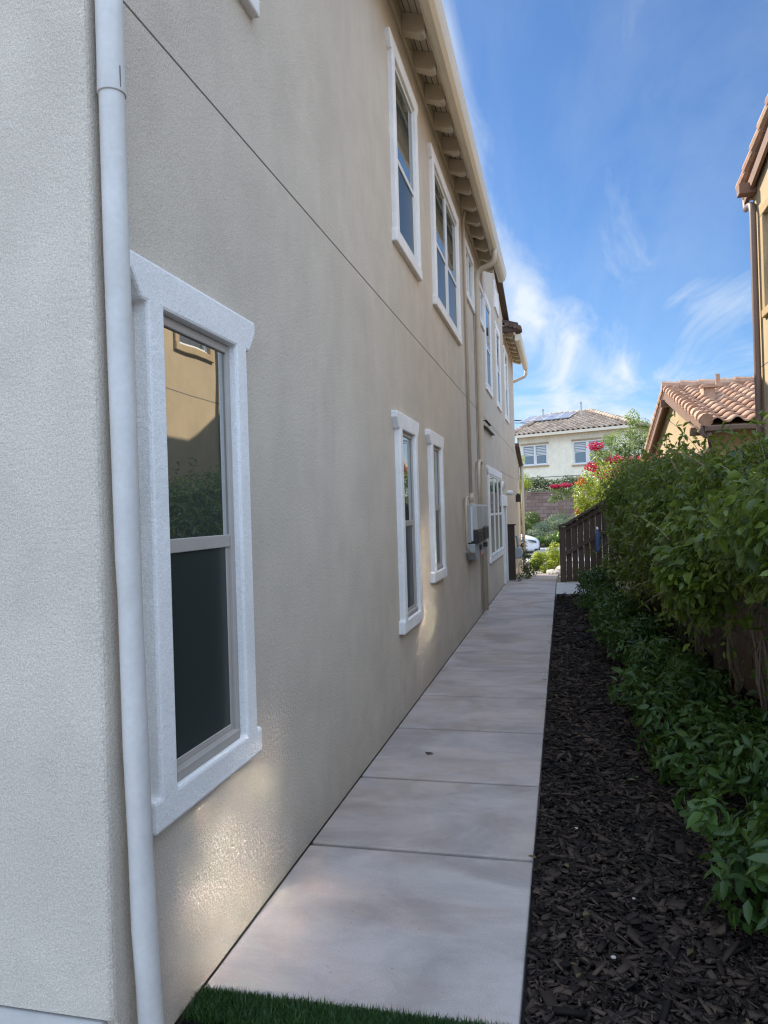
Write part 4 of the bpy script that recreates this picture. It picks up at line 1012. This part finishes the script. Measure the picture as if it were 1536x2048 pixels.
for (x, y, r, h, lab) in ((-.72,22.9,.36,.62,'bright yellow green shrub left of the pair at the path end'),(-.18,23.2,.42,.80,'taller bright yellow green shrub right of the pair at the path end'),(-.48,22.6,.24,.36,'small yellow green plant between the two bright shrubs at the path end')):
    z = gz(y); cl = [((x+rnd.uniform(-.5,.5)*r, y+rnd.uniform(-.4,.4)*r, z+h*rnd.uniform(.35,.9)), (r*.5, r*.5, h*.3)) for _ in range(7)]
    bush('yellow_shrub', lab, 'shrub', (x, y, z), cl, 2200, .07, M['yellow'], group='bright shrubs at the path end', simple=True, stem=.008)
for (x, y, sx, sy, sz, lab) in ((-.30,21.3,.30,.2,.09,'flat pale stone beside the end of the path'),(.02,21.6,.28,.22,.15,'larger tilted pale stone near the fence post beyond the path'),(-.75,22.1,.18,.14,.06,'small pale stone under the yellow shrubs'),(.30,22.4,.30,.2,.16,'pale stone farthest right beyond the fence')):
    b = MB(); b.sphere((0,0,0), (sx, sy, sz), 12, 7, .14, rnd)
    o = b.build('flat_rock', M['rock']); o.location = (x, y, gz(y)-.03); o.rotation_euler = (.12, -.1, rnd.uniform(0,3)); tag(o, lab, 'rock', 'stones at the path end')

bush('garden_tree', 'light green leafy tree in front of the cream house roof', 'tree', (2.45, 29.5, -.4),
     [((2.3,29.5,3.9),(.62,.6,.55)),((2.9,29.4,4.3),(.5,.5,.5)),((2.0,29.3,3.4),(.5,.5,.4)),((2.9,29.3,3.4),(.6,.5,.5)),((2.65,29.3,4.8),(.28,.3,.3)),((3.3,29.4,3.8),(.4,.4,.45)),((2.4,29.3,2.8),(.7,.5,.4)),((1.75,29.3,4.0),(.25,.3,.25))],
     6500, .085, M['tree'], simple=True, stem=.06, stem_n=12)

# gas meter and dark plant by the house beyond the gate jamb
Gm = thing('gas_meter', 'grey gas meter with curved pipes standing against the house beyond the gate', 'gas meter', (-.93, 16.5, -.1))
b = MB(); b.box(-1.06,-.88,16.38,16.60,.42,.66); b.tube([(-.97,16.36,.54),(-.97,16.62,.54)], .11, 16); b.build('meter_body', M['metal'], Gm, bevel=.01)
b = MB(); b.tube([(-1.10,16.35,-.05),(-1.10,16.35,.85),(-1.05,16.36,.93),(-.98,16.40,.90),(-.97,16.42,.66)], .018, 10); b.tube([(-.97,16.56,.66),(-.97,16.6,.85),(-1.05,16.62,.92),(-1.16,16.62,.92)], .018, 10); b.build('pipe', M['metal'], Gm, smooth=True)
bush('dark_plant', 'dark leafy plant with arching stems at the foot of the gas meter', 'plant', (-.80, 16.9, -.06), [((-.82,16.9,.30),(.13,.16,.28)),((-.72,16.9,.14),(.16,.18,.14)),((-.88,16.95,.62),(.09,.12,.26)),((-.60,17.0,.22),(.10,.12,.14))], 1100, .055, M['shrub'], stem=.008, stem_n=10, width=.3)
bush('edge_plant', 'small dark plant against the wall in front of the gate jamb base', 'plant', (-.88, 15.55, -.02), [((-.92,15.6,.10),(.07,.12,.09)),((-.80,16.2,.07),(.12,.2,.07))], 260, .045, M['shrub'], stem=.004)

# blue bag hanging on the fence
b = MB()
rings = []
for z, rx, ry in ((1.03,.012,.012),(.99,.03,.022),(.93,.045,.03),(.80,.05,.034),(.66,.052,.036),(.60,.046,.03),(.585,.02,.015)):
    rings.append([(.665+rx*math.cos(a)*(1+.08*math.sin(3*a+z*9)), 15.30+ry*math.sin(a), z) for a in [2*math.pi*k/12 for k in range(12)]])
for r in rings: b.v += r
for j in range(len(rings)-1):
    for k in range(12): b.f.append((j*12+k, j*12+(k+1)%12, (j+1)*12+(k+1)%12, (j+1)*12+k))
b.f.append(tuple(range(11,-1,-1))); b.f.append(tuple(72+k for k in range(12)))
Bl = thing('blue_pouch', 'blue cloth pouch tied at the top hanging on the sloping fence', 'pouch', (.665, 15.3, .585))
b.build('pouch', M['blue'], Bl, smooth=True)
b = MB(); b.tube([(.665,15.30,1.03),(.662,15.31,1.06),(.655,15.33,1.09)], [.018,.026,.016], 8); b.build('tie', M['label_w'], Bl, smooth=True)

# ------------------------------------------------------------------ white car parked across the street
def car():
    Cr = thing('parked_car', 'white car parked at the far kerb with its nose pointing right', 'car', (-3.25, 30.2, -.40))
    G0 = -.40; xf = -.92; ln = 4.6; yc = 30.2; hw = .90
    # stations from the nose (t=0) back: x offset, half width, z bottom, z shoulder, z top, top half width
    st = [(0,.50,.34,.50,.56,.42),(.06,.66,.22,.58,.66,.56),(.22,.80,.18,.66,.76,.66),(.55,.87,.17,.74,.86,.70),(1.0,.895,.18,.80,.95,.72),(1.35,.90,.18,.84,1.02,.72),(1.9,.90,.18,.86,1.34,.60),(2.3,.90,.18,.87,1.44,.57),(3.0,.90,.18,.88,1.46,.57),(3.7,.89,.2,.90,1.36,.58),(4.2,.86,.24,.90,1.08,.62),(4.5,.78,.30,.86,.96,.60),(4.6,.62,.42,.74,.82,.5)]
    b = MB(); K = 12
    for (t, w, z0, zs, zt, wt) in st:
        x = xf-t; pr = [(-w*.9,z0),(-w,z0+.10),(-w,(z0+zs)/2),(-w*.985,zs),(-wt*1.06,(zs*.45+zt*.55)),(-wt*.8,zt*.985),(wt*.8,zt*.985),(wt*1.06,(zs*.45+zt*.55)),(w*.985,zs),(w,(z0+zs)/2),(w,z0+.10),(w*.9,z0)]
        b.v += [(x, yc+y, G0+z) for y, z in pr]
    for j in range(len(st)-1):
        for k in range(K):
            k2 = (k+1) % K; b.f.append((j*K+k, j*K+k2, (j+1)*K+k2, (j+1)*K+k))
    b.f.append(tuple(range(K))); b.f.append(tuple((len(st)-1)*K+k for k in reversed(range(K))))
    o = b.build('body', M['carpaint'], Cr, smooth=True)
    ss = o.modifiers.new('sub', 'SUBSURF'); ss.levels = 2; ss.render_levels = 2
    for s in (-1, 1):
        w = MB(); y = yc+s*.79; q = .025*s
        w.prism([(xf-1.55,y+q,G0+.93),(xf-2.1,y-s*.10,G0+1.28),(xf-2.75,y-s*.13,G0+1.38),(xf-2.75,y+q+.03*s,G0+.93)], (0,.03*s,0)); w.build('side_window', M['glass'], Cr)
        w = MB(); w.prism([(xf-2.82,y+q+.03*s,G0+.93),(xf-2.82,y-s*.13,G0+1.38),(xf-3.4,y-s*.13,G0+1.34),(xf-3.8,y+q,G0+.98)], (0,.03*s,0)); w.build('side_window', M['glass'], Cr)
        h = MB(); h.prism([(xf-.10,yc+s*.66,G0+.545),(xf-.12,yc+s*.68,G0+.64),(xf-.30,yc+s*.83,G0+.69),(xf-.52,yc+s*.885,G0+.705),(xf-.28,yc+s*.85,G0+.61)], (.015,.02*s,0)); h.build('headlight', M['lens'], Cr)
        h = MB(); h.box(xf-.22,xf-.04,yc+s*.62-.06,yc+s*.62+.12*s,G0+.27,G0+.33); h.build('fog_lamp', M['black'], Cr)
        for xw in (xf-.90, xf-3.65):
            t = MB(); t.tube([(xw,yc+s*.70,G0+.33),(xw,yc+s*.72,G0+.33),(xw,yc+s*.90,G0+.33),(xw,yc+s*.915,G0+.33)], [.30,.33,.33,.30], 28); wh = t.build('wheel', M['rubber'], Cr, smooth=False)
            t = MB(); t.tube([(xw,yc+s*.917,G0+.33),(xw,yc+s*.925,G0+.33)], [.22,.20], 20); t.build('rim', M['rim'], wh)
    w = MB(); w.prism([(xf-1.42,yc-.60,G0+1.03),(xf-1.42,yc+.60,G0+1.03),(xf-2.02,yc+.50,G0+1.385),(xf-2.02,yc-.50,G0+1.385)], (.02,0,.03)); w.build('windscreen', M['glass'], Cr)
    w = MB(); w.box(xf-.035,xf+.005,yc-.38,yc+.38,G0+.25,G0+.36); w.build('grille', M['black'], Cr)
    w = MB(); w.box(xf-4.3,xf-.25,yc-.80,yc+.80,G0+.15,G0+.20); w.build('underbody', M['black'], Cr)
car()

# power lines far behind
for k, (za, zb, zy) in enumerate(((14.05,11.75,80),(13.45,11.35,80),(14.9,12.3,84))):
    b = MB(); pts = []
    for i in range(15):
        f_ = i/14; pts.append((-40+70*f_, zy, za+1.4+(zb-za)*1.9*f_*1.6-1.0*math.sin(math.pi*f_)))
    b.tube(pts, .035, 6)
    tag(b.build('power_line', M['wire']), ['upper power cable crossing the sky above the cream house roof','lower power cable crossing the sky just above the cream house roof','third power cable highest above the cream house roof'][k], 'cable', 'power cables in the sky')
for x, nm in ((-40, 'left'), (30, 'right')):
    P_ = thing('utility_pole', 'wooden utility pole holding the cables off to the %s' % nm, 'pole', (x, 81, .5))
    b = MB(); b.tube([(x,81.0,.5),(x,81.0,17)], [.2,.14], 12); b.build('pole', M['trunk'], P_)
    b = MB(); b.box(x-.06,x+.06,79.0,85,15.4,15.55); b.build('crossarm', M['trunk'], P_)

# thin scatter of fallen leaves and chips on the bed and the slab edge
M['litter'] = tile_mat('fallen_leaves', (.05,.035,.02), (.12,.085,.04), (.10,.12,.04))
nl = 170; P = np.stack([RG.uniform(PE-.02, 1.0, nl), RG.uniform(1.6, 9.5, nl), RG.uniform(.012, .022, nl)], 1)
Vv, Ff = leaf_geo(P, np.tile([0, 0, 1.0], (nl, 1)), .034, RG, droop=0, width=.45, spread=.35)
tag(np_mesh('leaf_litter', Vv, Ff, M['litter'], kind='stuff'), 'scattered small fallen leaves lying on the dark mulch', 'leaves')

# debris on the mulch and a dead leaf on the path
deb = [(.02,3.55,.006,'rock','small pale pebble lying on the mulch near the path edge'),(.22,2.95,.005,'rock','tiny pale stone on the foreground mulch'),(.12,2.55,.007,'rock','pale pebble on the foreground mulch close to the slab'),
       (.62,2.55,.010,'rock','round tan pebble below the nearest shrub'),(.70,2.35,.014,'rock','grey stone at the bottom right of the mulch')]
for (x, y, r, mt, lab) in deb:
    b = MB(); b.sphere((0,0,0), (r*1.3, r, r*.7), 8, 6, .15, rnd); o = b.build('pebble', M[mt]); o.location = (x, y, .008); tag(o, lab, 'pebble', 'pebbles scattered on the mulch')
b = MB(); b.quad((-.86,4.52,.004),(-.835,4.535,.010),(-.815,4.53,.004),(-.84,4.51,.008)); b.quad((-.835,4.535,.010),(-.86,4.52,.004),(-.875,4.535,.012)); tag(b.build('dead_leaf', M['brown']), 'curled dead brown leaf lying on the concrete path', 'leaf')
